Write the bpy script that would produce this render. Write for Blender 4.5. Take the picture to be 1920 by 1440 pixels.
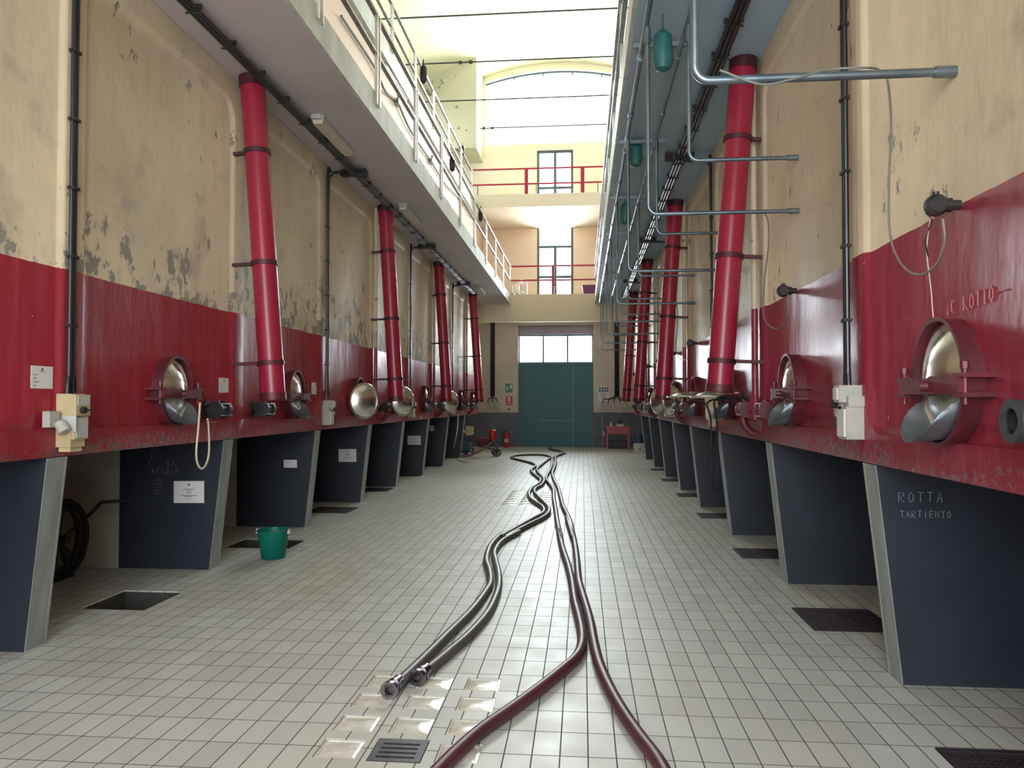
import bpy, bmesh, math, random
from mathutils import Vector, Matrix
random.seed(7)
for o in list(bpy.data.objects): bpy.data.objects.remove(o)
SC = bpy.context.scene; COL = SC.collection
PI = math.pi; R = math.radians

# ------------------------------------------------------------------ camera
FPX = 1442.0; EYE = 1.55
th = math.atan(36/FPX); ps = math.atan(132/FPX*math.cos(th))
CF = Vector((-math.sin(ps)*math.cos(th), math.cos(ps)*math.cos(th), math.sin(th)))
CR = Vector((math.cos(ps), math.sin(ps), 0)); CU = CR.cross(CF)
cam = bpy.data.cameras.new('camera'); camo = bpy.data.objects.new('camera', cam); COL.objects.link(camo)
cam.sensor_width = 36; cam.lens = 36*FPX/1920; cam.clip_end = 200
M = Matrix((CR, CU, -CF)).transposed().to_4x4(); M.translation = Vector((0, 0, EYE)); camo.matrix_world = M
SC.camera = camo
def ray(u, v): return CF + CR*((u-960)/FPX) + CU*(-(v-720)/FPX)
def onz(u, v, z=0.0):
    d = ray(u, v); t = (z-EYE)/d.z; return Vector((d.x*t, d.y*t, z))
def onx(u, v, X):
    d = ray(u, v); t = X/d.x; return Vector((X, d.y*t, EYE+d.z*t))
def ony(u, v, Y):
    d = ray(u, v); t = Y/d.y; return Vector((d.x*t, Y, EYE+d.z*t))

# ------------------------------------------------------------------ sky, daylight, exposure
W = bpy.data.worlds.new('world'); SC.world = W; W.use_nodes = True
W.node_tree.nodes['Background'].inputs[0].default_value = (0.80, 0.90, 1.0, 1)
W.node_tree.nodes['Background'].inputs[1].default_value = 4.0
SC.view_settings.view_transform = 'Standard'; SC.view_settings.look = 'None'
SC.view_settings.exposure = 0.65; SC.view_settings.gamma = 1.0
def daylight_or_fill(name, loc, direction, sx, sy, rad, col=(1, 1, 1)):
    # daylight rectangle outside an opening: sky at the end windows, added fill elsewhere
    l = bpy.data.lights.new(name, 'AREA'); l.shape = 'RECTANGLE'; l.size = sx; l.size_y = sy
    l.energy = rad*sx*sy*PI; l.color = col
    o = bpy.data.objects.new(name, l); COL.objects.link(o); o.location = loc
    o.rotation_euler = Vector(direction).to_track_quat('-Z', 'Y').to_euler(); return o
daylight_or_fill('daylight_lunette', (-0.85, 27.80, 12.2), (0, -1, -0.08), 5.5, 2.9, 29, (1, .99, .93))
daylight_or_fill('daylight_upper_window', (-0.95, 28.2, 9.75), (0, -1, 0), 1.5, 1.9, 40, (.86, .94, 1))
daylight_or_fill('daylight_lower_window', (-0.95, 28.2, 6.5), (0, -1, 0), 1.5, 3.1, 40, (.86, .94, 1))
daylight_or_fill('daylight_transom', (-0.95, 28.2, 3.5), (0, -1, 0), 2.8, 1.1, 26, (.95, .97, 1))
daylight_or_fill('fill_upper_left', (-7.0, 14.0, 10.0), (1, 0, 0), 1.5, 22, 3.5, (1, .98, .88))  # added fill lamp, out of view, brightens the upper hall from the left
daylight_or_fill('fill_upper_right', (5.3, 14.0, 10.0), (-1, 0, 0), 1.5, 22, 5.5, (.9, .96, 1))  # added fill lamp, out of view, brightens the upper hall from the right
daylight_or_fill('fill_behind_camera', (-0.9, -3.4, 3.0), (0, 1, 0), 3.6, 4.6, 3.8, (.99, .98, .97))  # added lamp behind the camera, fills the surfaces facing it

# ------------------------------------------------------------------ materials
def mat(name, col=(.5, .5, .5), rough=.5, metal=0.0, spec=.5):
    m = bpy.data.materials.new(name); m.use_nodes = True
    b = m.node_tree.nodes['Principled BSDF']
    b.inputs['Base Color'].default_value = (*col, 1); b.inputs['Roughness'].default_value = rough
    b.inputs['Metallic'].default_value = metal; b.inputs['Specular IOR Level'].default_value = spec
    return m
class NT:
    def __init__(s, m): s.m = m; s.t = m.node_tree; s.b = s.t.nodes['Principled BSDF']
    def n(s, typ, **kw):
        x = s.t.nodes.new(typ)
        for k, v in kw.items(): setattr(x, k, v)
        return x
    def l(s, a, b): s.t.links.new(a, b)
    def pos(s, scale=(1, 1, 1), obj=False, loc=(0, 0, 0)):
        if obj: src = s.n('ShaderNodeTexCoord').outputs['Object']
        else: src = s.n('ShaderNodeNewGeometry').outputs['Position']
        mp = s.n('ShaderNodeMapping'); mp.inputs['Scale'].default_value = scale; mp.inputs['Location'].default_value = loc
        s.l(src, mp.inputs['Vector']); return mp.outputs[0]
    def noise(s, vec, scale=5, detail=4, rough=.55):
        x = s.n('ShaderNodeTexNoise'); x.inputs['Scale'].default_value = scale; x.inputs['Detail'].default_value = detail
        x.inputs['Roughness'].default_value = rough; s.l(vec, x.inputs['Vector']); return x.outputs['Fac']
    def ramp(s, fac, a, b, c0=(0, 0, 0), c1=(1, 1, 1)):
        x = s.n('ShaderNodeValToRGB'); e = x.color_ramp.elements
        e[0].position = a; e[1].position = b; e[0].color = (*c0, 1); e[1].color = (*c1, 1); s.l(fac, x.inputs[0]); return x.outputs[0]
    def math(s, op, a, b=None):
        x = s.n('ShaderNodeMath', operation=op)
        for i, v in enumerate((a, b)):
            if v is None: continue
            if isinstance(v, (int, float)): x.inputs[i].default_value = v
            else: s.l(v, x.inputs[i])
        return x.outputs[0]
    def mix(s, fac, a, b):
        x = s.n('ShaderNodeMix', data_type='RGBA')
        if isinstance(fac, (int, float)): x.inputs['Factor'].default_value = fac
        else: s.l(fac, x.inputs['Factor'])
        for i, v in ((6, a), (7, b)):
            if isinstance(v, tuple): x.inputs[i].default_value = (*v, 1)
            else: s.l(v, x.inputs[i])
        return x.outputs[2]
    def color(s, c): s.l(c, s.b.inputs['Base Color'])
    def roughness(s, c): s.l(c, s.b.inputs['Roughness'])
    def bump(s, h, strength=.2, dist=.01):
        x = s.n('ShaderNodeBump'); x.inputs['Strength'].default_value = strength; x.inputs['Distance'].default_value = dist
        s.l(h, x.inputs['Height']); s.l(x.outputs[0], s.b.inputs['Normal'])
def noisy(name, c0, c1, rough=.5, metal=0.0, scale=4, stretch=(1, 1, 1), bump=.1, a=.35, b=.65, detail=5, obj=False):
    m = mat(name, c0, rough, metal); t = NT(m)
    f = t.noise(t.pos(stretch, obj), scale, detail); t.color(t.ramp(f, a, b, c0, c1))
    if bump: t.bump(t.noise(t.pos(stretch, obj), scale*6, 4), bump, .004)
    return m

CREAM = (.74, .62, .42); REDP = (.29, .020, .036) 
def vat_paint(name, side):
    REDP = (.30, .020, .032) if side < 0 else (.25, .020, .046)
    m = mat(name, CREAM, .4, 0, .5); t = NT(m)
    p = t.pos(); sep = t.n('ShaderNodeSeparateXYZ'); t.l(p, sep.inputs[0]); z = sep.outputs['Z']
    zz = t.math('ADD', z, t.math('MULTIPLY', t.math('SUBTRACT', t.noise(p, 3, 4), .5), .02))
    isred = t.math('LESS_THAN', zz, 2.42)
    # cream with broad age stains and vertical runs
    big = t.noise(p, .9, 5, .6); cream = t.mix(t.ramp(big, .38, .68), CREAM, (.58, .49, .34))
    run = t.noise(t.pos((5, 5, .5)), 2.2, 5, .6); cream = t.mix(t.math('MULTIPLY', t.ramp(run, .52, .78), .28), cream, (.46, .40, .30))
    # peeling plaster, densest just above the red
    near = t.ramp(z, 0, 1); mr = t.n('ShaderNodeMapRange'); t.l(z, mr.inputs[0])
    mr.inputs[1].default_value = 2.4; mr.inputs[2].default_value = 3.15; mr.inputs[3].default_value = .13 if side < 0 else -.02; mr.inputs[4].default_value = -.04
    patch = t.math('ADD', t.noise(t.pos((1, 1, .7)), 6.0, 9, .70), mr.outputs[0])
    clump = t.math('MULTIPLY', t.math('SUBTRACT', t.noise(p, 1.1, 3), .5), .42)
    patch = t.math('ADD', patch, clump)
    cream = t.mix(t.ramp(patch, .60, .62), cream, (.27, .25, .21))
    mz = t.n('ShaderNodeMapRange'); t.l(z, mz.inputs[0]); mz.inputs[1].default_value = 2.4; mz.inputs[2].default_value = 3.8; mz.inputs[3].default_value = .09 if side < 0 else -.05; mz.inputs[4].default_value = -.05
    mould = t.ramp(t.math('ADD', t.noise(p, 2.1, 7, .62), mz.outputs[0]), .56, .72)
    cream = t.mix(t.math('MULTIPLY', mould, .6), cream, (.30, .27, .24))
    # red gloss paint with faded vertical streaks
    st = t.noise(t.pos((9, 9, .7)), 1.6, 6, .65); red = t.mix(t.ramp(st, .42, .8), REDP, (.36, .06, .08))
    red = t.mix(t.math('MULTIPLY', t.ramp(t.noise(p, 1.1, 3), .35, .7), .5), red, (.22, .012, .032))
    ch = t.noise(p, 26, 6, .7)
    mr2 = t.n('ShaderNodeMapRange'); t.l(z, mr2.inputs[0]); mr2.inputs[1].default_value = 1.2; mr2.inputs[2].default_value = 1.42
    mr2.inputs[3].default_value = .15; mr2.inputs[4].default_value = -.04
    lowchip = t.math('ADD', t.math('ADD', ch, mr2.outputs[0]), t.math('MULTIPLY', t.math('SUBTRACT', t.noise(p, 1.7, 2), .5), .35))
    red = t.mix(t.ramp(lowchip, .655, .68), red, (.13, .085, .075))
    spk = t.noise(t.pos((1, 1, .6)), 30, 3, .5); red = t.mix(t.ramp(spk, .735, .76), red, (.62, .40, .38))
    t.color(t.mix(isred, cream, red))
    rr = t.math('ADD', t.math('MULTIPLY', t.noise(p, 4, 4), .26), .22)
    t.roughness(t.math('ADD', rr, t.math('MULTIPLY', t.math('SUBTRACT', 1.0, isred), .22)))
    h = t.math('ADD', t.noise(t.pos((2.2, 2.2, .9)), 2.4, 3), t.math('MULTIPLY', t.noise(p, 22, 3), .06))
    h = t.math('ADD', h, t.math('MULTIPLY', t.ramp(lowchip, .64, .69), -.5)); t.bump(h, .42, .022)
    return m
M_VATL = vat_paint('vat_paint_left_row', -1); M_VATR = vat_paint('vat_paint_right_row', 1)

def floor_mat():
    m = mat('floor_tiles', (.5, .48, .43), .3, 0, .32); t = NT(m)
    br = t.n('ShaderNodeTexBrick'); br.offset = 0; br.squash = 1
    t.l(t.pos((1, 1, 1), loc=(-.0215, .02, 0)), br.inputs['Vector'])
    br.inputs['Scale'].default_value = 1; br.inputs['Brick Width'].default_value = .1235; br.inputs['Row Height'].default_value = .246
    br.inputs['Mortar Size'].default_value = .0032; br.inputs['Mortar Smooth'].default_value = .15; br.inputs['Bias'].default_value = 0
    br.inputs['Color1'].default_value = (.545, .55, .525, 1); br.inputs['Color2'].default_value = (.46, .465, .44, 1); br.inputs['Mortar'].default_value = (.085, .08, .07, 1)
    p = t.pos(); sep = t.n('ShaderNodeSeparateXYZ'); t.l(p, sep.inputs[0])
    warm = t.mix(t.ramp(t.noise(t.pos((1, .25, 1)), 1.0, 3), .5, .75), (1, 1, 1), (1.0, .93, .82))
    mx = t.n('ShaderNodeMix', data_type='RGBA', blend_type='MULTIPLY'); mx.inputs[0].default_value = 1
    t.l(br.outputs['Color'], mx.inputs[6]); t.l(warm, mx.inputs[7])
    stain = t.ramp(t.noise(t.pos((1.4, 1, 1)), 1.4, 4, .5), .52, .85)
    c = t.mix(t.math('MULTIPLY', stain, .30), mx.outputs[2], (.30, .26, .20))
    sm = t.ramp(t.noise(p, 11, 6, .7), .70, .74); c = t.mix(t.math('MULTIPLY', sm, .25), c, (.3, .28, .24)); t.color(c)
    t.roughness(t.math('ADD', t.math('MULTIPLY', t.noise(p, 5, 5), .25), t.math('ADD', .33, t.math('MULTIPLY', br.outputs['Fac'], .4))))
    h = t.math('SUBTRACT', t.math('MULTIPLY', t.noise(p, 9, 3), .12), br.outputs['Fac']); t.bump(h, .35, .004)
    return m
M_FLOOR = floor_mat()
def split_wall(name, low, high, zs):
    m = mat(name, high, .6); t = NT(m); p = t.pos(); sep = t.n('ShaderNodeSeparateXYZ'); t.l(p, sep.inputs[0])
    f = t.math('LESS_THAN', sep.outputs['Z'], zs)
    hi = t.mix(t.ramp(t.noise(p, 1.2, 5), .35, .7), high, tuple(c*.86 for c in high))
    lo = t.mix(t.ramp(t.noise(p, 2, 5), .35, .7), low, tuple(c*.75 for c in low))
    t.color(t.mix(f, hi, lo)); t.bump(t.noise(p, 20, 4), .12, .005); return m
M_WEND = split_wall('end_wall_paint', (.115, .13, .16), (.60, .52, .43), 1.22)
def flaky(name, base, dark, patchc, lo=.66, hi=.68, scale=2.6):
    m = mat(name, base, .65); t = NT(m); p = t.pos()
    c = t.mix(t.ramp(t.noise(p, .7, 5), .35, .7), base, dark)
    q = t.math('ADD', t.noise(p, scale, 9, .7), t.math('MULTIPLY', t.math('SUBTRACT', t.noise(p, .5, 2), .5), .45))
    t.color(t.mix(t.ramp(q, lo, hi), c, patchc)); t.bump(t.noise(p, 12, 5), .12, .006); return m
M_WUP = flaky('upper_wall_plaster', (.76, .70, .56), (.70, .62, .48), (.34, .25, .16), .69, .70)
M_WPEACH = flaky('peach_wall_paint', (.80, .60, .46), (.76, .62, .48), (.42, .33, .24), .76, .77)
M_VAULT = flaky('vault_plaster', (.60, .58, .38), (.48, .475, .30), (.5, .42, .24), .78, .80, 1.6)
M_BLOCK = flaky('stained_plaster', (.58, .55, .40), (.50, .48, .35), (.18, .15, .12), .62, .66, 2.2)
M_BEAM = flaky('pale_beam_paint', (.74, .65, .50), (.70, .60, .46), (.5, .42, .34), .8, .82)
M_SOFFL = noisy('gallery_soffit_left', (.62, .56, .56), (.54, .49, .50), .6, 0, .8, bump=.1)
M_SOFFR = noisy('gallery_soffit_right', (.34, .50, .62), (.42, .52, .60), .5, 0, .6, bump=.1)  # bluish veil of window glare is put into this soffit colour
M_FASC = noisy('gallery_fascia_concrete', (.66, .68, .62), (.46, .48, .43), .6, 0, 3, (3, 1.5, .4), .2)
M_PIER = noisy('pier_slate_paint', (.022, .029, .043), (.016, .021, .033), .5, 0, 2.5, bump=.12)
M_STRIP = noisy('pier_edge_grey', (.30, .32, .30), (.20, .225, .215), .45, 0, 3, (4, 4, .6), .12)
M_BARE = noisy('bare_white_plaster', (.50, .52, .46), (.36, .37, .31), .7, 0, 3)
M_CHUTE = noisy('chute_red_enamel', (.35, .015, .044), (.30, .014, .042), .30, 0, 1.2, bump=.02)
M_CLAMP = noisy('clamp_dark_iron', (.10, .02, .03), (.05, .018, .025), .5, .3, 6)
M_REDI = noisy('red_painted_iron', (.15, .016, .026), (.07, .016, .022), .45, .1, 7, bump=.3)
M_BLK = noisy('black_iron', (.022, .022, .026), (.05, .045, .045), .42, .5, 8, bump=.3)
M_PVC = mat('black_conduit_plastic', (.012, .014, .018), .32)
M_STEEL = mat('polished_stainless', (.82, .82, .77), .20, 1.0); t_ = NT(M_STEEL); t_.roughness(t_.math('ADD', t_.math('MULTIPLY', t_.noise(t_.pos(), 7, 4), .22), .14))
M_STEELD = noisy('dull_steel', (.34, .38, .42), (.22, .26, .30), .38, .85, 5, bump=.1)
M_STEELM = noisy('mouth_grey_steel', (.10, .11, .12), (.06, .065, .07), .4, .6, 9)
M_PIPE = noisy('galvanised_pipe', (.24, .30, .34), (.14, .19, .23), .30, .8, 4, bump=.06)
M_RAILW = noisy('rail_post_aluminium', (.74, .73, .70), (.55, .54, .52), .35, .6, 5, bump=.05)
M_RAILD = noisy('rail_bar_steel', (.20, .185, .185), (.13, .12, .125), .32, .8, 5, bump=.05)
M_RAILR = mat('rail_red_paint', (.38, .02, .05), .35)
M_BEIGE = noisy('switchgear_beige', (.56, .47, .27), (.46, .38, .21), .5, 0, 6, bump=.1)
M_GREYB = noisy('switchgear_grey', (.46, .46, .41), (.38, .38, .34), .45, 0, 6, bump=.05)
M_PLATE = mat('label_plate_silver', (.62, .64, .62), .3, .3)
M_PAPER = noisy('paper_white', (.78, .78, .76), (.68, .68, .68), .7, 0, 3, bump=0)
M_INK = mat('ink_dark', (.06, .06, .07), .7)
M_CHALK = mat('chalk_grey', (.22, .25, .28), .9); M_CHALK2 = mat('chalk_on_red', (.46, .17, .18), .9)
M_CABLE = mat('cable_grey_green', (.16, .17, .15), .5); M_CABLEB = mat('cable_beige', (.62, .54, .40), .45)
M_GREEN = mat('door_green_paint', (.022, .125, .155), .45); M_GRFR = mat('door_frame_green', (.03, .12, .14), .4)
M_GLBLK = mat('glass_block', (.82, .80, .72), .24, 0, .5)
M_CAST = noisy('cast_iron_grate', (.05, .05, .055), (.09, .085, .09), .45, .5, 10, bump=.2)
M_RUSTG = noisy('grating_purple_brown', (.055, .035, .045), (.03, .022, .03), .55, .3, 14, bump=.2)
M_PIT = noisy('pit_concrete', (.06, .055, .05), (.03, .028, .024), .8)
M_DARK = mat('black_rubber_bore_shade', (.008, .008, .009), .7)  # black rubber; also paints the shade inside the outlet and hose couplings
M_RUB = mat('tyre_rubber', (.015, .015, .017), .6)
M_HOSEG = noisy('hose_grey_pvc', (.105, .092, .078), (.085, .070, .062), .46, 0, 2, bump=.02)
M_HOSEM = noisy('hose_maroon_rubber', (.095, .024, .034), (.075, .020, .028), .46, 0, 2, bump=.02)
M_HOSEB = mat('hose_brown', (.24, .10, .08), .4)
M_CHROME = mat('coupling_chrome', (.30, .28, .31), .25, 1.0)
M_FRAME = mat('window_frame_blue_grey', (.07, .10, .13), .5)
M_TEALC = mat('green_plastic_cover', (.02, .13, .12), .5)
M_TUBE = mat('fluorescent_diffuser', (.62, .58, .45), .25)
M_MAUVE = noisy('shutter_box_mauve', (.36, .32, .38), (.30, .27, .32), .6, 0, 2)
M_ROD = mat('tie_rod_iron', (.05, .045, .04), .6, .4)
M_BLUEC = mat('blue_drum_plastic', (.02, .07, .16), .4); M_WHITEC = noisy('white_plastic', (.66, .65, .60), (.55, .54, .50), .5, 0, 4)
M_REDX = mat('extinguisher_red', (.55, .02, .02), .25)
M_SIGNG = mat('sign_green', (.01, .20, .10), .4); M_SIGNR = mat('sign_red', (.42, .04, .05), .4); M_SIGNB = mat('sign_blue', (.05, .08, .22), .5)
M_PURP = mat('crate_purple', (.14, .03, .12), .5)
def bucket_mat():
    m = mat('bucket_teal_plastic', (.006, .22, .18), .35); t = NT(m)
    tr = t.n('ShaderNodeBsdfTranslucent'); tr.inputs[0].default_value = (.02, .55, .42, 1)
    mx = t.n('ShaderNodeMixShader'); mx.inputs[0].default_value = .5
    out = t.t.nodes['Material Output']; t.l(t.b.outputs[0], mx.inputs[1]); t.l(tr.outputs[0], mx.inputs[2]); t.l(mx.outputs[0], out.inputs[0]); return m
M_BUCKET = bucket_mat()
def glass_mat():
    m = mat('window_glass', (1, 1, 1), .02); t = NT(m)
    tr = t.n('ShaderNodeBsdfTransparent'); tr.inputs[0].default_value = (.94, .97, .98, 1); gl = t.n('ShaderNodeBsdfGlossy'); gl.inputs['Roughness'].default_value = .03
    fr = t.n('ShaderNodeFresnel'); fr.inputs[0].default_value = 1.3
    mx = t.n('ShaderNodeMixShader'); t.l(fr.outputs[0], mx.inputs[0]); t.l(tr.outputs[0], mx.inputs[1]); t.l(gl.outputs[0], mx.inputs[2])
    t.l(mx.outputs[0], t.t.nodes['Material Output'].inputs[0]); return m
M_GLASS = glass_mat()

# ------------------------------------------------------------------ mesh helper
def ortho(d):
    d = d.normalized(); a = Vector((0, 0, 1)) if abs(d.z) < .9 else Vector((1, 0, 0))
    u = d.cross(a).normalized(); return u, d.cross(u).normalized()
class MB:
    def __init__(s): s.bm = bmesh.new()
    def face(s, vs):
        try: return s.bm.faces.new(vs)
        except ValueError: return None
    def box(s, x0, x1, y0, y1, z0, z1):
        x0, x1 = sorted((x0, x1)); y0, y1 = sorted((y0, y1)); z0, z1 = sorted((z0, z1))
        v = [s.bm.verts.new(p) for p in ((x0,y0,z0),(x1,y0,z0),(x1,y1,z0),(x0,y1,z0),(x0,y0,z1),(x1,y0,z1),(x1,y1,z1),(x0,y1,z1))]
        for f in ((3,2,1,0),(4,5,6,7),(0,1,5,4),(1,2,6,5),(2,3,7,6),(3,0,4,7)): s.face([v[i] for i in f])
        return s
    def bar(s, p, q, w, h, up=(0, 0, 1)):
        p = Vector(p); q = Vector(q); d = (q-p).normalized(); up = Vector(up)
        a = d.cross(up).normalized()*(w/2); b = a.cross(d).normalized()*(h/2); v = []
        for c in (p, q):
            for i, j in ((-1,-1),(1,-1),(1,1),(-1,1)): v.append(s.bm.verts.new(c+a*i+b*j))
        for f in ((3,2,1,0),(4,5,6,7),(0,1,5,4),(1,2,6,5),(2,3,7,6),(3,0,4,7)): s.face([v[i] for i in f])
        return s
    def cyl(s, p, q, r, r2=None, n=16, caps=True):
        p = Vector(p); q = Vector(q); r2 = r if r2 is None else r2; u, w = ortho(q-p); a = []; b = []
        for i in range(n):
            t = 2*PI*i/n; k = u*math.cos(t)+w*math.sin(t); a.append(s.bm.verts.new(p+k*r)); b.append(s.bm.verts.new(q+k*r2))
        for i in range(n): s.face([a[i], a[(i+1)%n], b[(i+1)%n], b[i]])
        if caps: s.face(a[::-1]); s.face(b)
        return s
    def ring(s, p, q, r, ri, n=20):       # open tube with wall thickness
        p = Vector(p); q = Vector(q); u, w = ortho(q-p); L = []
        for c, rr in ((p, r), (q, r), (q, ri), (p, ri)):
            L.append([s.bm.verts.new(c+(u*math.cos(2*PI*i/n)+w*math.sin(2*PI*i/n))*rr) for i in range(n)])
        for k in range(4):
            A, B = L[k], L[(k+1)%4]
            for i in range(n): s.face([A[i], A[(i+1)%n], B[(i+1)%n], B[i]])
        return s
    def tube(s, pts, r, n=10, closed=False, caps=True):
        pts = [Vector(p) for p in pts]; N = len(pts); L = []; u = None
        for i, p in enumerate(pts):
            if closed: d = pts[(i+1)%N]-pts[i-1]
            else: d = pts[min(i+1, N-1)]-pts[max(i-1, 0)]
            d.normalize()
            if u is None: u, _ = ortho(d)
            u = (u-d*u.dot(d)).normalized(); w = d.cross(u)
            L.append([s.bm.verts.new(p+(u*math.cos(2*PI*k/n)+w*math.sin(2*PI*k/n))*r) for k in range(n)])
        for i in range(N if closed else N-1):
            A, B = L[i], L[(i+1)%N]
            for k in range(n): s.face([A[k], A[(k+1)%n], B[(k+1)%n], B[k]])
        if caps and not closed: s.face(L[0][::-1]); s.face(L[-1])
        return s
    def lathe(s, prof, org, axis=(0, 0, 1), n=24, sy=1.0, closed=False):
        axis = Vector(axis).normalized(); u, w = ortho(axis); org = Vector(org); L = []
        for r, h in prof:
            L.append([s.bm.verts.new(org+axis*h+(u*math.cos(2*PI*k/n)*sy+w*math.sin(2*PI*k/n))*max(r, 1e-4)) for k in range(n)])
        m = len(L)
        for i in range(m if closed else m-1):
            A, B = L[i], L[(i+1)%m]
            for k in range(n): s.face([A[k], A[(k+1)%n], B[(k+1)%n], B[k]])
        if not closed: s.face(L[0][::-1]); s.face(L[-1])
        return s
    def prism(s, poly, f, a, b):          # poly of 2-D points, f(p,q,t)->3-D, extruded from t=a to t=b
        A = [s.bm.verts.new(f(p, q, a)) for p, q in poly]; B = [s.bm.verts.new(f(p, q, b)) for p, q in poly]; n = len(poly)
        s.face(A[::-1]); s.face(B)
        for i in range(n): s.face([A[i], A[(i+1)%n], B[(i+1)%n], B[i]])
        return s
    def plate(s, outer, holes, f, a, b):  # flat plate with holes, thickness a..b
        bm2 = bmesh.new(); loops = []
        for lp in [outer]+holes:
            vs = [bm2.verts.new((p, q, 0)) for p, q in lp]; loops.append(vs)
            for i in range(len(vs)): bm2.edges.new((vs[i], vs[(i+1)%len(vs)]))
        bmesh.ops.triangle_fill(bm2, use_beauty=True, use_dissolve=False, edges=bm2.edges[:])
        bm2.verts.index_update()
        A = [s.bm.verts.new(f(v.co.x, v.co.y, a)) for v in bm2.verts]; B = [s.bm.verts.new(f(v.co.x, v.co.y, b)) for v in bm2.verts]
        for fc in bm2.faces:
            idx = [v.index for v in fc.verts]; s.face([A[i] for i in idx][::-1]); s.face([B[i] for i in idx])
        for vs in loops:
            n = len(vs)
            for i in range(n):
                p, q = vs[i].index, vs[(i+1)%n].index; s.face([A[p], A[q], B[q], B[p]])
        bm2.free(); return s
    def build(s, name, m, parent=None, sx=1, smooth=.6, off=None):
        for v in s.bm.verts: v.co.x *= sx
        if off is not None:
            for v in s.bm.verts: v.co -= off
        bmesh.ops.recalc_face_normals(s.bm, faces=s.bm.faces[:])
        for f in s.bm.faces: f.smooth = True
        for e in s.bm.edges:
            if len(e.link_faces) != 2 or e.calc_face_angle(9) > smooth: e.smooth = False
        me = bpy.data.meshes.new(name); s.bm.to_mesh(me); s.bm.free(); me.materials.append(m)
        o = bpy.data.objects.new(name, me); COL.objects.link(o)
        if parent is not None: o.parent = parent
        return o
def tag(o, label, cat, group=None):
    o['label'] = label; o['category'] = cat
    if group: o['group'] = group
    return o
def thing(name, label, cat, loc=(0, 0, 0), group=None, rz=0):
    o = bpy.data.objects.new(name, None); COL.objects.link(o); o.location = loc; o.rotation_euler = (0, 0, rz); o.empty_display_size = .1
    return tag(o, label, cat, group)
def single(mb, name, m, label, cat, loc, group=None, smooth=.6):   # mesh in world coordinates, origin moved to loc
    loc = Vector(loc); o = mb.build(name, m, off=loc, smooth=smooth); o.location = loc; return tag(o, label, cat, group)
def struct(mb, name, m, label=None, smooth=.6):
    o = mb.build(name, m, smooth=smooth); o['kind'] = 'structure'
    if label: o['label'] = label
    return o
def copy_tree(o, parent=None):
    c = o.copy(); COL.objects.link(c)
    if parent is not None: c.parent = parent
    for ch in [x for x in bpy.data.objects if x.parent == o]: copy_tree(ch, c)
    return c
def arc_pts(c, u, w, r, a0, a1, n=8):
    c = Vector(c); u = Vector(u); w = Vector(w)
    return [c+u*(r*math.cos(a0+(a1-a0)*i/n))+w*(r*math.sin(a0+(a1-a0)*i/n)) for i in range(n+1)]
def spline(pts, k=6):
    pts = [Vector(p) for p in pts]; P = [pts[0]*2-pts[1]]+pts+[pts[-1]*2-pts[-2]]; out = []
    for i in range(1, len(P)-2):
        a, b, c, d = P[i-1:i+3]
        for j in range(k):
            t = j/k; out.append(.5*((2*b)+(c-a)*t+(2*a-5*b+4*c-d)*t*t+(3*b-a-3*c+d)*t*t*t))
    out.append(pts[-1]); return out
def rrect(y0, y1, z0, z1, rb, rt, n=8):
    P = []
    for cy, cz, r, a in ((y1-rb, z0+rb, rb, -PI/2), (y1-rt, z1-rt, rt, 0), (y0+rt, z1-rt, rt, PI/2), (y0+rb, z0+rb, rb, PI)):
        for i in range(n+1): t = a+PI/2*i/n; P.append((cy+r*math.cos(t), cz+r*math.sin(t)))
    return P
ORD = ['first', 'second', 'third', 'fourth', 'fifth', 'sixth', 'seventh', 'eighth', 'ninth', 'tenth', 'eleventh', 'twelfth']

# handwriting strokes, unit box
GL = {'R': [[(0,0),(0,1),(.5,.95),(.55,.7),(.1,.5),(.6,0)]], 'O': [[(.3,0),(.05,.25),(.05,.7),(.3,1),(.55,.7),(.55,.25),(.3,0)]],
      'T': [[(0,1),(.6,1)],[(.3,1),(.3,0)]], 'A': [[(0,0),(.3,1),(.6,0)],[(.12,.4),(.48,.4)]], 'I': [[(.3,0),(.3,1)]],
      'E': [[(.55,1),(.05,1),(.05,0),(.55,0)],[(.05,.5),(.45,.5)]], 'N': [[(0,0),(0,1),(.55,0),(.55,1)]], 'H': [[(0,0),(0,1)],[(.5,0),(.5,1)],[(0,.5),(.5,.5)]],
      'C': [[(.55,.9),(.25,1),(.03,.6),(.1,.15),(.5,.05)]], 'K': [[(0,0),(0,1)],[(.5,1),(0,.5),(.5,0)]], 'M': [[(0,0),(.05,1),(.3,.4),(.55,1),(.6,0)]],
      '0': [[(.3,0),(.05,.3),(.1,.8),(.35,1),(.55,.6),(.3,0)]], '3': [[(.05,.95),(.5,.85),(.2,.5),(.5,.2),(.05,0)]], '-': [[(.05,.45),(.5,.5)]]}
def strokes(text, f, size, step=.8, w=.006, tilt=0.0):
    """f(p,q) -> point on the surface; letters drawn with thin chalk lines"""
    mb = MB(); rnd = random.Random(len(text)); x = 0
    for ch in text:
        jy = rnd.uniform(-.06, .06)
        for pl in GL.get(ch, []):
            pts = [f((x+a*.9)*size, (b+jy+tilt*x)*size) for a, b in pl]; mb.tube(pts, w/2, n=5)
        x += step
    return mb

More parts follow.
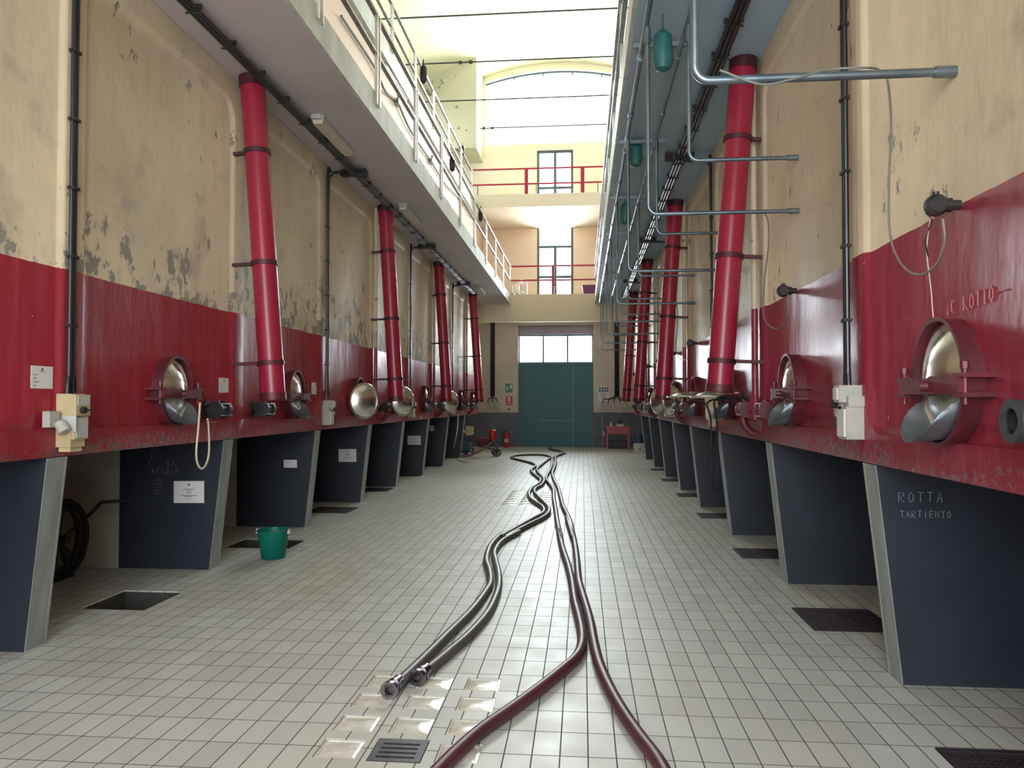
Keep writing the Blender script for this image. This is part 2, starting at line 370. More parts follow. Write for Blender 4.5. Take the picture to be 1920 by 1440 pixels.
# ------------------------------------------------------------------ dimensions of the hall
XL, XR = -3.33, 1.62            # faces of the two vat rows
ZB, ZS, ZF, ZP = 1.21, 4.68, 4.97, 2.42
GL_X, GR_X = -2.28, .42         # gallery edges
RL = [4.76+2.43*k for k in range(-1, 9)]      # ribs between vats, left row
RR = [4.69+2.45*k for k in range(-1, 9)]      # right row
PNL = [4.53, 6.91, 9.38, 11.79, 14.07, 16.44, 18.92, 21.6]   # near faces of the piers
PNR = [4.45, 6.83, 9.29, 11.73, 14.05, 16.50, 19.0, 21.5]
YB, YE, YD = -3.0, 24.2, 27.3   # back wall, gallery end beam, end wall
WLX, WRX = -6.3, 4.6

# ------------------------------------------------------------------ floor with its openings
blocks = []                     # glass block centres
BX = [-1.09, -.82, -.55]; BY = [4.25, 3.97, 3.685, 3.41]
for y in BY:
    for x in BX:
        if not (abs(x+.82) < .01 and y < 3.5): blocks.append((x, y))
BX2 = [-1.14, -.87, -.60]; BY2 = [11.80+.285*i for i in range(7)]
blocks2 = [(x, y) for y in BY2 for x in BX2]
pits_l = [(-3.79, -3.27, 5.52, 6.10), (-3.85, -3.12, 7.98, 8.54)]
grat_r = [(1.57, 2.14, 3.00, 3.66), (1.57, 2.14, 5.44, 6.04), (1.59, 2.14, 7.90, 8.44), (1.59, 2.14, 10.58, 11.09), (1.58, 2.14, 12.95, 13.5), (1.58, 2.12, 15.49, 16.05), (1.58, 2.12, 17.95, 18.5)]
grat_l = [(-3.92, -3.30, 10.60, 11.22), (-3.92, -3.42, 13.25, 13.83), (-3.95, -3.45, 16.1, 16.7), (-3.95, -3.45, 18.6, 19.1)]
drain = (-.94, -.70, 3.30, 3.53)
rect = lambda x0, x1, y0, y1: [(x0, y0), (x1, y0), (x1, y1), (x0, y1)]
holes = [rect(*h) for h in pits_l+grat_r+grat_l+[drain]]+[rect(x-.095, x+.095, y-.095, y+.095) for x, y in blocks+blocks2]
fl = MB(); fl.plate(rect(WLX, WRX, YB, YD+.5), holes, lambda p, q, t: (p, q, t), -.06, 0)
struct(fl, 'floor', M_FLOOR, 'pale rectangular floor tiles with dark joints')
pit = MB()
for (x0, x1, y0, y1) in pits_l+grat_r+grat_l+[drain]:
    d = 1.0 if (x0, x1, y0, y1) in pits_l else .45
    pit.box(x0-.03, x0, y0-.03, y1+.03, -d, -.061); pit.box(x1, x1+.03, y0-.03, y1+.03, -d, -.061)
    pit.box(x0, x1, y0-.03, y0, -d, -.061); pit.box(x0, x1, y1, y1+.03, -d, -.061); pit.box(x0-.03, x1+.03, y0-.03, y1+.03, -d-.03, -d)
for (x0, x1, y0, y1) in pits_l+grat_r+grat_l:
    w_ = .015; pit.box(x0, x0+w_, y0, y1, -.3, -.012); pit.box(x1-w_, x1, y0, y1, -.3, -.012); pit.box(x0+w_, x1-w_, y0, y0+w_, -.3, -.012); pit.box(x0+w_, x1-w_, y1-w_, y1, -.3, -.012)
struct(pit, 'trim_1', M_PIT, 'concrete lining of the floor pits')

def glass_block():
    mb = MB(); s = .0925
    loops = [(s, -.05), (s, .0), (s-.012, .003), (s-.016, -.002), (s-.035, .0), (s-.055, .004)]
    L = []
    for r, z in loops:
        L.append([mb.bm.verts.new((x, y, z)) for x, y in rrect(-r, r, -r, r, .012, .012, 3)])
    for A, B in zip(L, L[1:]):
        n = len(A)
        for i in range(n): mb.face([A[i], A[(i+1)%n], B[(i+1)%n], B[i]])
    mb.face(L[-1]); mb.face(L[0][::-1])
    return mb.build('glass_floor_block', M_GLBLK)
def gb_mat():
    t = NT(M_GLBLK); p = t.pos((1, 1, 1)); c = t.mix(t.ramp(t.noise(p, 14, 3), .35, .65), (.70, .70, .66), (.60, .55, .45)); t.color(c)
    t.bump(t.noise(t.pos((1, 2.5, 1)), 9, 3), .4, .005)
gb_mat(); gb = glass_block()
colw = ['left', 'middle', 'right']; roww = ['far', 'second', 'third', 'near']
for i, (x, y) in enumerate(blocks):
    o = gb if i == 0 else gb.copy()
    if i: COL.objects.link(o)
    o.location = (x, y, -.004); c = min(range(3), key=lambda k: abs(BX[k]-x)); r = min(range(4), key=lambda k: abs(BY[k]-y))
    tag(o, 'glass floor block by the slotted drain, %s column, %s row' % (colw[c], roww[r]), 'glass block', 'glass floor blocks around the drain')
for i, (x, y) in enumerate(blocks2):
    o = gb.copy(); COL.objects.link(o); o.location = (x, y, -.004)
    tag(o, 'glass floor block in the distant panel, %s column, %s row' % (colw[i%3], ORD[i//3]), 'glass block', 'glass floor blocks in the distant panel')

# slotted drain
x0, x1, y0, y1 = drain
dr = MB(); dr.plate(rect(x0+.004, x1-.004, y0+.004, y1-.004), [rect(x0+.035, x1-.035, y0+.035+.043*i, y0+.053+.043*i) for i in range(4)], lambda p, q, t: (p, q, t), -.03, .002)
single(dr, 'drain_grate', M_CAST, 'square dark iron drain grate with four slots among the glass blocks', 'drain', ((x0+x1)/2, (y0+y1)/2, 0))
def grating(x0, x1, y0, y1):
    t = thing('floor_grating', '', 'grating', ((x0+x1)/2, (y0+y1)/2, 0)); hx, hy = (x1-x0)/2-.005, (y1-y0)/2-.005
    mb = MB(); mb.plate(rect(-hx, hx, -hy, hy), [rect(-hx+.03, hx-.03, -hy+.03, hy-.03)], lambda p, q, t: (p, q, t), -.03, .004); mb.build('grating_frame', M_RUSTG, t)
    mb = MB(); n = int(hx*2/.03)
    for i in range(n): xx = -hx+.03+(i+.5)*(2*hx-.06)/n; mb.box(xx-.004, xx+.004, -hy+.03, hy-.03, -.025, -.001)
    n = int(hy*2/.035)
    for i in range(n): yy = -hy+.03+(i+.5)*(2*hy-.06)/n; mb.box(-hx+.03, hx-.03, yy-.004, yy+.004, -.024, -.002)
    mb.build('grating_mesh', M_RUSTG, t); return t
for i, g in enumerate(grat_r):
    t = grating(*g); t['label'] = 'dark metal floor grating beside the right-hand piers, %s from the camera' % ORD[i]; t['group'] = 'floor gratings along the right row'
for i, g in enumerate(grat_l):
    t = grating(*g); t['label'] = 'dark metal floor grating beside the left-hand piers, %s beyond the green bucket' % ORD[i]; t['group'] = 'floor gratings along the left row'

# ------------------------------------------------------------------ outer walls, vault
wl = MB(); wl.plate(rect(YB, YD+.4, -.1, 11.6), [rect(2+6.2*i, 6.6+6.2*i, 9.2, 10.8) for i in range(4)], lambda p, q, t: (t, p, q), WLX-.35, WLX); struct(wl, 'wall_left', M_WUP)  # upper openings added, unseen, to let the left fill lamp in
wr = MB(); wr.plate(rect(YB, YD+.4, -.1, 11.6), [rect(2+6.2*i, 6.6+6.2*i, 9.2, 10.8) for i in range(4)], lambda p, q, t: (t, p, q), WRX, WRX+.35); struct(wr, 'wall_right', M_WUP)  # row of unseen openings added for the right fill lamp
VR, VCX, VAP = 8.1, -.85, 13.75
def vault_z(x, off=0): return VAP+off-VR+math.sqrt(max((VR)**2-(x-VCX)**2, 0))
va = MB(); n = 32; xs = [WLX-.4+(WRX-WLX+.8)*i/n for i in range(n+1)]
va.prism([(x, vault_z(x)) for x in xs]+[(x, vault_z(x)+.3) for x in xs[::-1]], lambda p, q, t: (p, t, q), YB, YD+.4)
struct(va, 'ceiling', M_VAULT, 'pale yellow barrel vault', smooth=.9)
# end wall: doorway in the lower part, two windows and the arched lunette above
top = [(x, vault_z(x)+.1) for x in xs]
lun = [(-3.45, 10.85), (1.75, 10.85)]+[(x, 13.5-9+math.sqrt(81-(x+.85)**2)) for x in [1.75-5.2*i/16 for i in range(17)]]
we = MB(); we.plate([(WLX-.35, 4.97), (WRX+.35, 4.97)]+top[::-1], [lun, rect(-1.60, -.31, 8.9, 10.6), rect(-1.60, -.31, 5.35, 7.95)], lambda p, q, t: (p, t, q), YD, YD+.2); struct(we, 'wall_far', M_WUP)
wd = MB(); wd.plate([(WLX-.35, -.1), (-2.28, -.1), (-2.28, 4.32), (.39, 4.32), (.39, -.1), (WRX+.35, -.1), (WRX+.35, 4.97), (WLX-.35, 4.97)], [], lambda p, q, t: (p, t, q), YD, YD+.4); struct(wd, 'wall_far_lower', M_WEND)
wb = MB(); wb.plate([(WLX-.35, -.1), (WRX+.35, -.1)]+top[::-1], [rect(-2.8, 1.0, .6, 5.4)], lambda p, q, t: (p, t, q), YB-.3, YB); struct(wb, 'wall_back', M_WUP)  # opening added behind the camera for the front fill lamp
# peach wall behind the lower end balcony
pe = MB(); pe.plate(rect(-3.6, 1.85, 4.98, 7.80), [rect(-1.60, -.31, 5.35, 7.95-.16)], lambda p, q, t: (p, t, q), YD-.03, YD-.002); struct(pe, 'trim_2', M_WPEACH, 'peach painted wall between the two end balconies')
# stained block in the upper left corner
bl = MB(); bl.prism([(WLX, 10.2), (-3.55, 10.2)]+[(x, vault_z(x)+.05) for x in (-3.55, -4.2, -5, -5.6, WLX)], lambda p, q, t: (p, t, q), 25.6, YD); struct(bl, 'trim_3', M_BLOCK, 'stained plaster pier in the upper left corner')

# galleries
def gallery(name, x0, x1, soff, label):
    g = bpy.data.objects.new(name, None); COL.objects.link(g); g['kind'] = 'structure'; g['label'] = label
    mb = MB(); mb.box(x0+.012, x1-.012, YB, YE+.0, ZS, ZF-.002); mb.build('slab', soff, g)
    xe = x1 if x1 < 0 or name == 'trim_4' else x0
    mb = MB()
    for i in range(9):
        a, b = YB+i*3.03, YB+(i+1)*3.03-.006; b = min(b, YE)
        mb.box(xe-.02, xe+.02, a, b, ZS-.004, ZF+.004)
    mb.build('fascia', M_FASC, g)
gallery('trim_4', XL-.2, GL_X, M_SOFFL, 'left concrete gallery above the vats')
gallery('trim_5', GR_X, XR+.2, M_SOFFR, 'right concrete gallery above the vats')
eb = MB(); eb.box(WLX, WRX, YE, YE+.12, 4.12, ZF+.02); eb.box(WLX, WRX, YE+.12, YD, ZS, ZF); struct(eb, 'trim_6', M_BEAM, 'cream beam and floor of the lower end balcony')
e2 = MB(); e2.box(-3.5, 1.75, YE+.1, YD, 7.81, 8.22); struct(e2, 'trim_7', M_BEAM, 'cream concrete upper end balcony')
up = MB(); up.box(WLX, -3.60, YB, YD, ZF, 7.74); struct(up, 'wall_left_upper', M_WPEACH)
up = MB(); up.box(1.85, WRX, YB, YD, ZF, 7.74); struct(up, 'wall_right_upper', M_WPEACH)
up = MB(); up.box(WLX, -3.50, YB, YD, 7.74, 8.15); struct(up, 'trim_8', M_FASC, 'pale edge of the upper left gallery')
up = MB(); up.box(1.75, WRX, YB, YD, 7.74, 8.15); struct(up, 'trim_9', M_FASC, 'pale edge of the upper right gallery')
# wall segments beside the camera, and plain ends of the vat rows
sd = MB(); sd.box(WLX, XL, YB, RL[0]-.005, 0, ZS-.005); struct(sd, 'wall_left_near', M_VATL)
sd = MB(); sd.box(XR, WRX, YB, RR[0]-.005, 0, ZS-.005); struct(sd, 'wall_right_near', M_VATR)

# ------------------------------------------------------------------ end doorway and windows
d = bpy.data.objects.new('door_1', None); COL.objects.link(d); d['kind'] = 'structure'; d['label'] = 'tall dark green door with a glazed transom'
yd = YD+.14
mb = MB(); mb.box(-2.28, .39, yd-.02, yd+.12, 4.0, 4.32); mb.box(-2.22, .33, yd-.10, yd, 4.0, 4.20); mb.build('shutter_box', M_MAUVE, d)
mb = MB(); mb.box(-2.28, -2.23, yd, yd+.1, 0, 4.0); mb.box(.34, .39, yd, yd+.1, 0, 4.0); mb.box(-2.23, .34, yd, yd+.1, 2.93, 3.02); mb.box(-2.23, .34, yd, yd+.1, 3.94, 4.0)
for x in (-1.385, -.52): mb.box(x-.03, x+.03, yd-.02, yd+.08, 3.02, 3.94)
mb.box(-2.28, .39, yd+.08, yd+.11, 0, 2.96); mb.build('frame', M_GRFR, d)
for a, b in ((-2.23, -1.40), (-1.37, -.535), (-.505, .34)):
    mb = MB(); mb.box(a, b, yd+.035, yd+.045, 3.02, 3.94); mb.build('pane', M_GLASS, d)
for a, b, c, e in ((-2.22, -1.575, .01, 2.93), (-1.565, -.335, .01, .925), (-1.565, -.335, .94, 2.93), (-.32, .33, .01, 2.93)):
    mb = MB(); mb.box(a, b, yd+.03, yd+.075, c, e)
    mb.box(a+.02, b-.02, yd+.022, yd+.03, c+.03, c+.05); mb.build('door_panel', M_GREEN, d)
mb = MB(); mb.box(-.336, -.320, yd+.02, yd+.03, .01, 2.9); mb.box(-1.555, -.34, yd+.02, yd+.03, .924, .942); mb.build('edge_bead', mat('bead_pale_green', (.20, .29, .30), .4), d)
def window(n, x0, x1, z0, z1, bars, label):
    w = bpy.data.objects.new('window_%d' % n, None); COL.objects.link(w); w['kind'] = 'structure'; w['label'] = label
    y = YD+.05; mb = MB(); f = .085
    mb.box(x0, x0+f, y, y+.07, z0, z1); mb.box(x1-f, x1, y, y+.07, z0, z1); mb.box(x0+f, x1-f, y, y+.07, z1-f-.02, z1); mb.box(x0+f, x1-f, y, y+.07, z0, z0+f)
    xm = (x0+x1)/2; zt = bars[0]
    mb.box(xm-.05, xm+.05, y-.01, y+.07, z0+f, zt)
    for b in bars[1:]: mb.box(x0+f, x1-f, y, y+.065, b-.045, b+.045)
    if zt < z1-.1: mb.box(x0+f, x1-f, y, y+.065, zt-.045, zt+.045)
    mb.build('frame', M_FRAME, w); mb = MB(); mb.box(x0+f, x1-f, y+.03, y+.036, z0+f, z1-f); mb.build('pane', M_GLASS, w)
window(1, -1.60, -.31, 8.9, 10.6, (10.53, 8.95+.30), 'upper end window above the red railing')
window(2, -1.60, -.31, 5.35, 7.95, (7.13, 6.05), 'lower end window behind the lower balcony')
w = bpy.data.objects.new('window_3', None); COL.objects.link(w); w['kind'] = 'structure'; w['label'] = 'bright arched lunette under the vault'
lp = [Vector((x, YD+.02, 13.42-9+math.sqrt(81-(x+.85)**2))) for x in [-3.45+5.2*i/20 for i in range(21)]]
mb = MB(); mb.tube(lp, .045, 8)
for i in (4, 8, 12, 16): mb.cyl(lp[i], lp[i]+Vector((0, 0, -.13)), .03, n=8)
mb.build('arch_bar', M_FRAME, w)
mb = MB(); mb.plate([(a*.995, b) for a, b in lun], [], lambda p, q, t: (p, t, q), YD+.12, YD+.128); mb.build('pane', M_GLASS, w)

# ------------------------------------------------------------------ piers under the vats
def pier(side, y, i):
    o = 1 if side < 0 else -1; X = XL if side < 0 else XR
    s = 'left' if side < 0 else 'right'
    extra = ''
    if side > 0 and i == 0: extra = ' with chalk words'
    if side < 0 and i == 1: extra = ' with chalk scribbles'
    t = thing('support_pier', 'sloping dark pier under the %s vats, %s from the camera%s' % (s, ORD[i], extra), 'pier', (X, y+.095, 0), 'support piers under the %s row' % s)
    f = lambda p, q, tt: (p, tt, q)
    mb = MB(); mb.prism([(-.006, 1.205), (-.136, 0), (-1.02, 0), (-1.02, 1.205)], f, -.095, .095); mb.build('body', M_PIER, t, sx=o)
    mb = MB(); mb.prism([(0, 1.205), (-.13, 0), (-.136, 0), (-.006, 1.205)], f, -.093, .073); mb.build('front_edge', M_STRIP, t, sx=o)
    mb = MB(); mb.prism([(0.003, 1.205), (-.127, 0), (-.14, 0), (-.01, 1.205)], f, .076, .093); mb.build('corner_bead', M_STRIP, t, sx=o)
    mb = MB(); mb.box(-1.02, -(2.95 if side < 0 else 2.9), -.094, .094, 0, 1.205); mb.build('rear_wall', M_BARE if side < 0 else M_PIER, t, sx=o)
    return t
piersL = [pier(-1, PNL[k], k) for k in range(0, 8)]
piersR = [pier(1, PNR[k], k) for k in range(0, 8)]
# chalk on the first right pier (faces the camera)
t = piersR[0]; q0 = Vector(t.location)
def chalkf(x, z, y): return lambda p, q: Vector((x+p, y, z+q))-q0
for txt, u, v, sz, stp in (('ROTTA', 1685, 942, .055, .92), ('TARTIENTO', 1688, 970, .036, .86)):
    a = ony(u, v, PNR[0]); mb = strokes(txt, chalkf(a.x, a.z, PNR[0]-.001), sz, stp, .004); mb.build('chalk_writing', M_CHALK, t)
t = piersL[1]; q0 = Vector(t.location)
for txt, u, v, sz in (('A', 282, 860, .04), ('T   KA', 278, 874, .05), ('ATI03M', 284, 888, .05)):
    a = ony(u, v, PNL[1]); mb = strokes(txt, chalkf(a.x, a.z, PNL[1]-.001), sz, .95, .003); mb.build('chalk_writing', M_CHALK, t)
rnd = random.Random(3); mb = MB(); a = ony(286, 925, PNL[1])
for k in range(5): mb.tube([a-q0+Vector((.012*j+rnd.uniform(0, .01), -.001, .03*k+rnd.uniform(-.012, .012))) for j in range(9)], .0015, 5)
mb.build('chalk_scribble', M_CHALK, t)

# ------------------------------------------------------------------ vats
HW = 1.2145
def vat_body(o, hw, m):
    mb = MB(); bm = mb.bm
    def loop(pts, px): return [bm.verts.new((px, a, b)) for a, b in pts]
    mg = .09
    outer = [(-hw, ZB), (hw, ZB), (hw, ZS-.004), (-hw, ZS-.004)]
    l0 = rrect(-hw+mg, hw-mg, 1.375, ZS-.20, .24, .24)
    bm2 = bmesh.new(); loops = []
    for lpp in (outer, l0):
        vs = [bm2.verts.new((p, q, 0)) for p, q in lpp]; loops.append(vs)
        for i in range(len(vs)): bm2.edges.new((vs[i], vs[(i+1)%len(vs)]))
    bmesh.ops.triangle_fill(bm2, use_beauty=True, use_dissolve=False, edges=bm2.edges[:]); bm2.verts.index_update()
    A = [bm.verts.new((0, v.co.x, v.co.y)) for v in bm2.verts]
    for fc in bm2.faces: mb.face([A[v.index] for v in fc.verts])
    O = [A[v.index] for v in loops[0]]; I = [A[v.index] for v in loops[1]]; bm2.free()
    prev = I
    for ins, px in ((.010, -.003), (.026, -.013), (.042, -.026), (.056, -.032)):
        L = loop(rrect(-hw+mg+ins, hw-mg-ins, 1.375+ins*.12, ZS-.20-ins, max(.24-ins, .05), max(.24-ins, .05)), px)
        n = len(L)
        for i in range(n): mb.face([prev[i], prev[(i+1)%n], L[(i+1)%n], L[i]])
        prev = L
    mb.face(prev)
    Bk = [bm.verts.new((-2.9, a, b)) for a, b in outer]
    for i in range(4): mb.face([O[i], O[(i+1)%4], Bk[(i+1)%4], Bk[i]])
    mb.face(Bk[::-1])
    return mb.build('tank_body', m, sx=o, smooth=.75)
def oval(r, px, n=36, ry=.245, rz=.28): return [(px, ry*r*math.cos(2*PI*i/n), rz*r*math.sin(2*PI*i/n)) for i in range(n)]
def loops_mesh(mb, Ls, cap0=True, cap1=True, close=False):
    V = [[mb.bm.verts.new(p) for p in L] for L in Ls]; n = len(V[0]); m = len(V)
    for k in range(m if close else m-1):
        A, B = V[k], V[(k+1)%m]
        for i in range(n): mb.face([A[i], A[(i+1)%n], B[(i+1)%n], B[i]])
    if not close:
        if cap0: mb.face(V[0][::-1])
        if cap1: mb.face(V[-1])
    return mb
def make_lid(o, parent, ax='x'):
    mb = MB(); prof = [(.88, -.012), (.93, -.008), (.94, .004), (.91, .016), (.84, .018), (.80, .006), (.74, .012), (.58, .036), (.36, .052), (.12, .058)]
    loops_mesh(mb, [oval(r, px) for r, px in prof]); lid = mb.build('hatch_lid', M_STEEL, parent, sx=o)
    return lid
def make_hatch(o):
    """closed manhole hatch; local origin on the recessed panel face at hatch centre"""
    mb = MB(); loops_mesh(mb, [oval(1.0, -.01), oval(1.0, .080), oval(1.03, .082), oval(1.03, .092), oval(.965, .092), oval(.955, .02), oval(.955, -.01)], close=True)
    mb2 = MB()
    h = mb.build('hatch', M_REDI, sx=o)
    lid = make_lid(o, h); lid.location = (.042*o, 0, 0)
    mb = MB(); mb.bar((.12, -.30, -.02), (.12, .30, -.02), (.026), .068, (0, 0, 1)); mb.cyl((.05, 0, -.02), (.115, 0, -.02), .05, .045); mb.cyl((.115, 0, -.02), (.165, 0, -.02), .028, .02)
    mb.build('crossbar', M_REDI, h, sx=o)
    for s in (-1, 1):
        mb = MB(); mb.box(-.01, .13, s*.245, s*.33, .01, .028); mb.box(-.01, .13, s*.245, s*.33, -.07, -.052); mb.cyl((.105, s*.295, -.10), (.105, s*.295, .06), .011, n=8); mb.cyl((.105, s*.295, .045), (.105, s*.295, .075), .02, n=8)
        mb.build('hinge_clamp', M_REDI, h, sx=o)
    # drip spout under the lid
    mb = MB(); nu, nv = 18, 6; rows = []
    for j in range(nv+1):
        s = j/nv; row = []
        for i in range(nu+1):
            t = -1+2*i/nu; a = t*PI/2*.95; Ln = .05+.165*max(math.cos(a), 0)**.45
            row.append(Vector((.0+Ln*s, .20*math.sin(a)*(1-.12*s), -.245+.20*(1-math.cos(a))*(1-.1*s)-.02*s)))
        rows.append(row)
    th_ = .006
    for side in (0, 1):
        V = [[mb.bm.verts.new(p+Vector((0, 0, -th_*side))) for p in row] for row in rows]
        for j in range(nv):
            for i in range(nu): mb.face([V[j][i], V[j][i+1], V[j+1][i+1], V[j+1][i]] if side == 0 else [V[j][i], V[j+1][i], V[j+1][i+1], V[j][i+1]])
        if side == 0: V0 = V
    for (a0, a1, b0, b1) in [(V0[nv][i], V0[nv][i+1], V[nv][i], V[nv][i+1]) for i in range(nu)]+[(V0[j][0], V0[j+1][0], V[j][0], V[j+1][0]) for j in range(nv)]+[(V0[j][nu], V0[j+1][nu], V[j][nu], V[j+1][nu]) for j in range(nv)]+[(V0[0][i], V0[0][i+1], V[0][i], V[0][i+1]) for i in range(nu)]:
        mb.face([a0, a1, b1, b0])
    mb.build('drip_spout', M_STEELD, h, sx=o)
    return h
def make_valve(o, m, elbow=False, handle=True, nozzle=False):
    mb = MB(); mb.cyl((-.01, 0, 0), (.02, 0, 0), .085, n=20); mb.cyl((.02, 0, 0), (.14, 0, 0), .048)
    v = mb.build('drain_valve', m, sx=o)
    if nozzle:
        mb = MB(); mb.cyl((.10, 0, -.10), (.10, 0, .10), .042, n=18); mb.cyl((.10, 0, .10), (.10, 0, .125), .058, n=18); mb.cyl((.10, 0, -.125), (.10, 0, -.10), .058, n=18); mb.build('valve_body', m, v, sx=o)
        mb = MB(); mb.ring((.14, 0, 0), (.215, 0, 0), .060, .044, 24); mb.ring((.20, 0, 0), (.225, 0, 0), .074, .044, 24); mb.build('outlet_mouth', M_STEELM, v, sx=o)
        mb = MB(); mb.cyl((.14, 0, 0), (.148, 0, 0), .046, n=18); mb.build('outlet_shade', M_DARK, v, sx=o); return v  # last part is a dark disc painting the shade inside the mouth
    mb = MB(); mb.cyl((.13, -.085, 0), (.13, .085, 0), .060, n=20); mb.cyl((.13, -.10, 0), (.13, -.07, 0), .075, n=20); mb.cyl((.13, .06, 0), (.13, .09, 0), .075, n=20); mb.cyl((.13, 0, .05), (.13, 0, .085), .03, n=10)
    for a in range(4):
        c_, s_ = .072*math.cos(a*PI/2+.8), .072*math.sin(a*PI/2+.8); mb.cyl((.13+c_, -.115, s_), (.13+c_, .105, s_), .009, n=6)
    mb.build('valve_body', m, v, sx=o)
    mb = MB(); mb.cyl((.13, .09, 0), (.13, .13, 0), .045, n=16); mb.cyl((.13, .13, 0), (.13, .15, 0), .055, n=16); mb.build('outlet_cap', M_BLK, v, sx=o)
    if handle:
        mb = MB(); mb.cyl((.14, 0, .05), (.14, 0, .10), .018, n=8); mb.bar((.14, -.01, .10), (.14, .10, .16), .03, .010); mb.build('lever', M_BLK, v, sx=o)
    if elbow:
        mb = MB(); mb.tube([(.14, .03, -.04)]+arc_pts((-.02, .03, -.08), (1, 0, 0), (0, 0, -1), .16, 0, PI*.5, 8)[0:8], .038, 12); mb.build('drain_elbow', M_REDI, v, sx=o)
    return v
def make_probe(o, m=None):
    mb = MB(); mb.cyl((-.01, 0, 0), (.08, 0, 0), .022, n=12); mb.cyl((.04, 0, 0), (.065, 0, 0), .032, n=12)
    mb.lathe([(.035, -.03), (.048, -.015), (.048, .015), (.03, .03)], (.10, 0, 0), (0, 1, 0), 16); mb.cyl((.10, 0, .03), (.10, 0, .06), .014, n=8)
    return mb.build('probe_fitting', M_BLK, sx=o)
def at_child(o, parent, loc): o.parent = parent; o.location = loc; return o

HL = [None, 5.98, 8.62, 11.15, 13.55, 16.05, 18.45, 20.9, 23.2]
HR = [3.57, 6.10, 8.65, 11.1, 13.55, 16.0, 18.45, 20.9, 23.2]
protoL = vat_body(1, HW, M_VATL); protoR = vat_body(-1, 1.2295, M_VATR)
hatch = {-1: make_hatch(1), 1: make_hatch(-1)}
vats = {}
for side, RB, HH, X, o, pb in ((-1, RL, HL, XL, 1, protoL), (1, RR, HR, XR, -1, protoR)):
    s = 'left' if side < 0 else 'right'
    for k in range(9):
        yc = (RB[k]+RB[k+1])/2
        t = thing('wine_vat', 'cream and red concrete wine vat, %s from the camera in the %s row' % (ORD[k], s), 'wine vat', (X, yc, 0), 'concrete vats in the %s row' % s)
        b = pb if k == 0 else pb.copy()
        if k: COL.objects.link(b)
        b.parent = t; vats[(side, k)] = t
        if HH[k] is not None:
            h = copy_tree(hatch[side]); at_child(h, t, (-o*.032, HH[k]-yc, 1.645))
            if (side, k) in ((-1, 3), (-1, 4), (-1, 6), (1, 2), (1, 3), (1, 4), (1, 5)):   # lid swung open into the aisle
                for c in h.children:
                    if c.name.startswith('hatch_lid'):
                        if (side, k) in ((1, 3),): c.rotation_euler = (0, R(86), 0); c.location = (o*.28, -.75, .0)
                        elif side == 1 and k == 2: c.rotation_euler = (0, R(86), R(8)); c.location = (o*.30, -.62, -.02)
                        else: c.rotation_euler = (0, 0, R((-50 if side < 0 else -38)*o)); c.location = (o*(.22 if side < 0 else .14), -.28, -.06)
        # drain valves sit beside the chute ribs
        if side < 0:
            dy, m, el = {1: (6.62, M_BLK, False), 2: (7.62, M_BLK, False), 3: (11.5, M_REDI, False), 4: (12.5, M_BLK, True)}.get(k, (None, None, None))
            if dy is None: dy = RB[k+1]-.4 if k % 2 else RB[k]+.55; m = M_REDI if k % 2 else M_BLK; el = k % 2 == 0
        else:
            dy, m, el = {0: (2.72, M_REDI, False), 1: (6.62, M_REDI, False), 2: (7.42, M_REDI, True)}.get(k, (None, None, None))
            if dy is None: dy = RB[k+1]-.4 if k % 2 else RB[k]+.5; m = M_REDI if k % 2 else M_BLK; el = k % 2 == 0
        if not (side < 0 and k == 0):
            at_child(make_valve(o, m, el, handle=(k > 1), nozzle=(side > 0 and k == 0)), t, (-o*.032, dy-yc, 1.49))
        if side > 0:
            py = {0: 3.52, 1: 6.11, 2: 8.7, 3: 11.3}.get(k, yc+.3); at_child(make_probe(o), t, (-o*.032, py-yc, 2.42))
for h in hatch.values():
    for c in list(h.children): bpy.data.objects.remove(c)
    bpy.data.objects.remove(h)
# writing and wear on the nearest right vat and second left vat
t = vats[(1, 0)]; q0 = Vector(t.location)
def wallf(a, X, sgn): return lambda p, q: Vector((X, a.y-sgn*p, a.z+q))-q0
a = onx(1816, 582, XR+.05); mb = strokes('ROTTO--', wallf(a, XR+.0290, 1), .062, .85, .004, .05); mb.build('chalk_writing', M_CHALK2, t)
a = onx(1786, 592, XR+.05); mb = strokes('NC', wallf(a, XR+.0290, 1), .06, .55, .005, .05); mb.build('chalk_writing', M_CHALK2, t)
mb = MB(); rnd = random.Random(5); P = []
for (u, v) in ((1745, 400), (1738, 450), (1737, 480), (1744, 545), (1747, 575), (1750, 612)): P.append(onx(u+rnd.uniform(-2, 2), v, XR+.0290)-q0)
mb.tube(spline(P, 5), .003, 5); mb.build('paint_drip', mat('pale_drip', (.62, .50, .46), .5), t)

# ------------------------------------------------------------------ painted downpipes on the chute ribs (parts of nothing: things)
for side, RB, X, o in ((-1, RL, XL, 1), (1, RR, XR, -1)):
    s = 'left' if side < 0 else 'right'
    for j, k in enumerate((2, 4, 6, 8)):
        if side < 0 and j == 0: continue
        y = RB[k]+(.12 if side > 0 else 0); px = X+o*.035
        mb = MB(); mb.cyl((px, y, 1.52), (px, y, ZS), .03, n=12)
        m = M_VATL if side < 0 else M_VATR
        mb.lathe([(.03, .12), (.05, .04), (.06, 0), (.06, -.02)], (px, y, 1.50), (0, 0, 1), 14)
        mb.cyl((px, y, 1.52), (px, y, 1.40), .045, n=12)
        single(mb, 'downpipe', m, 'thin vertical pipe painted cream and red beside the %s red chute on the %s' % (ORD[j], s), 'pipe', (px, y, 1.4), 'painted downpipes on the vat ribs')

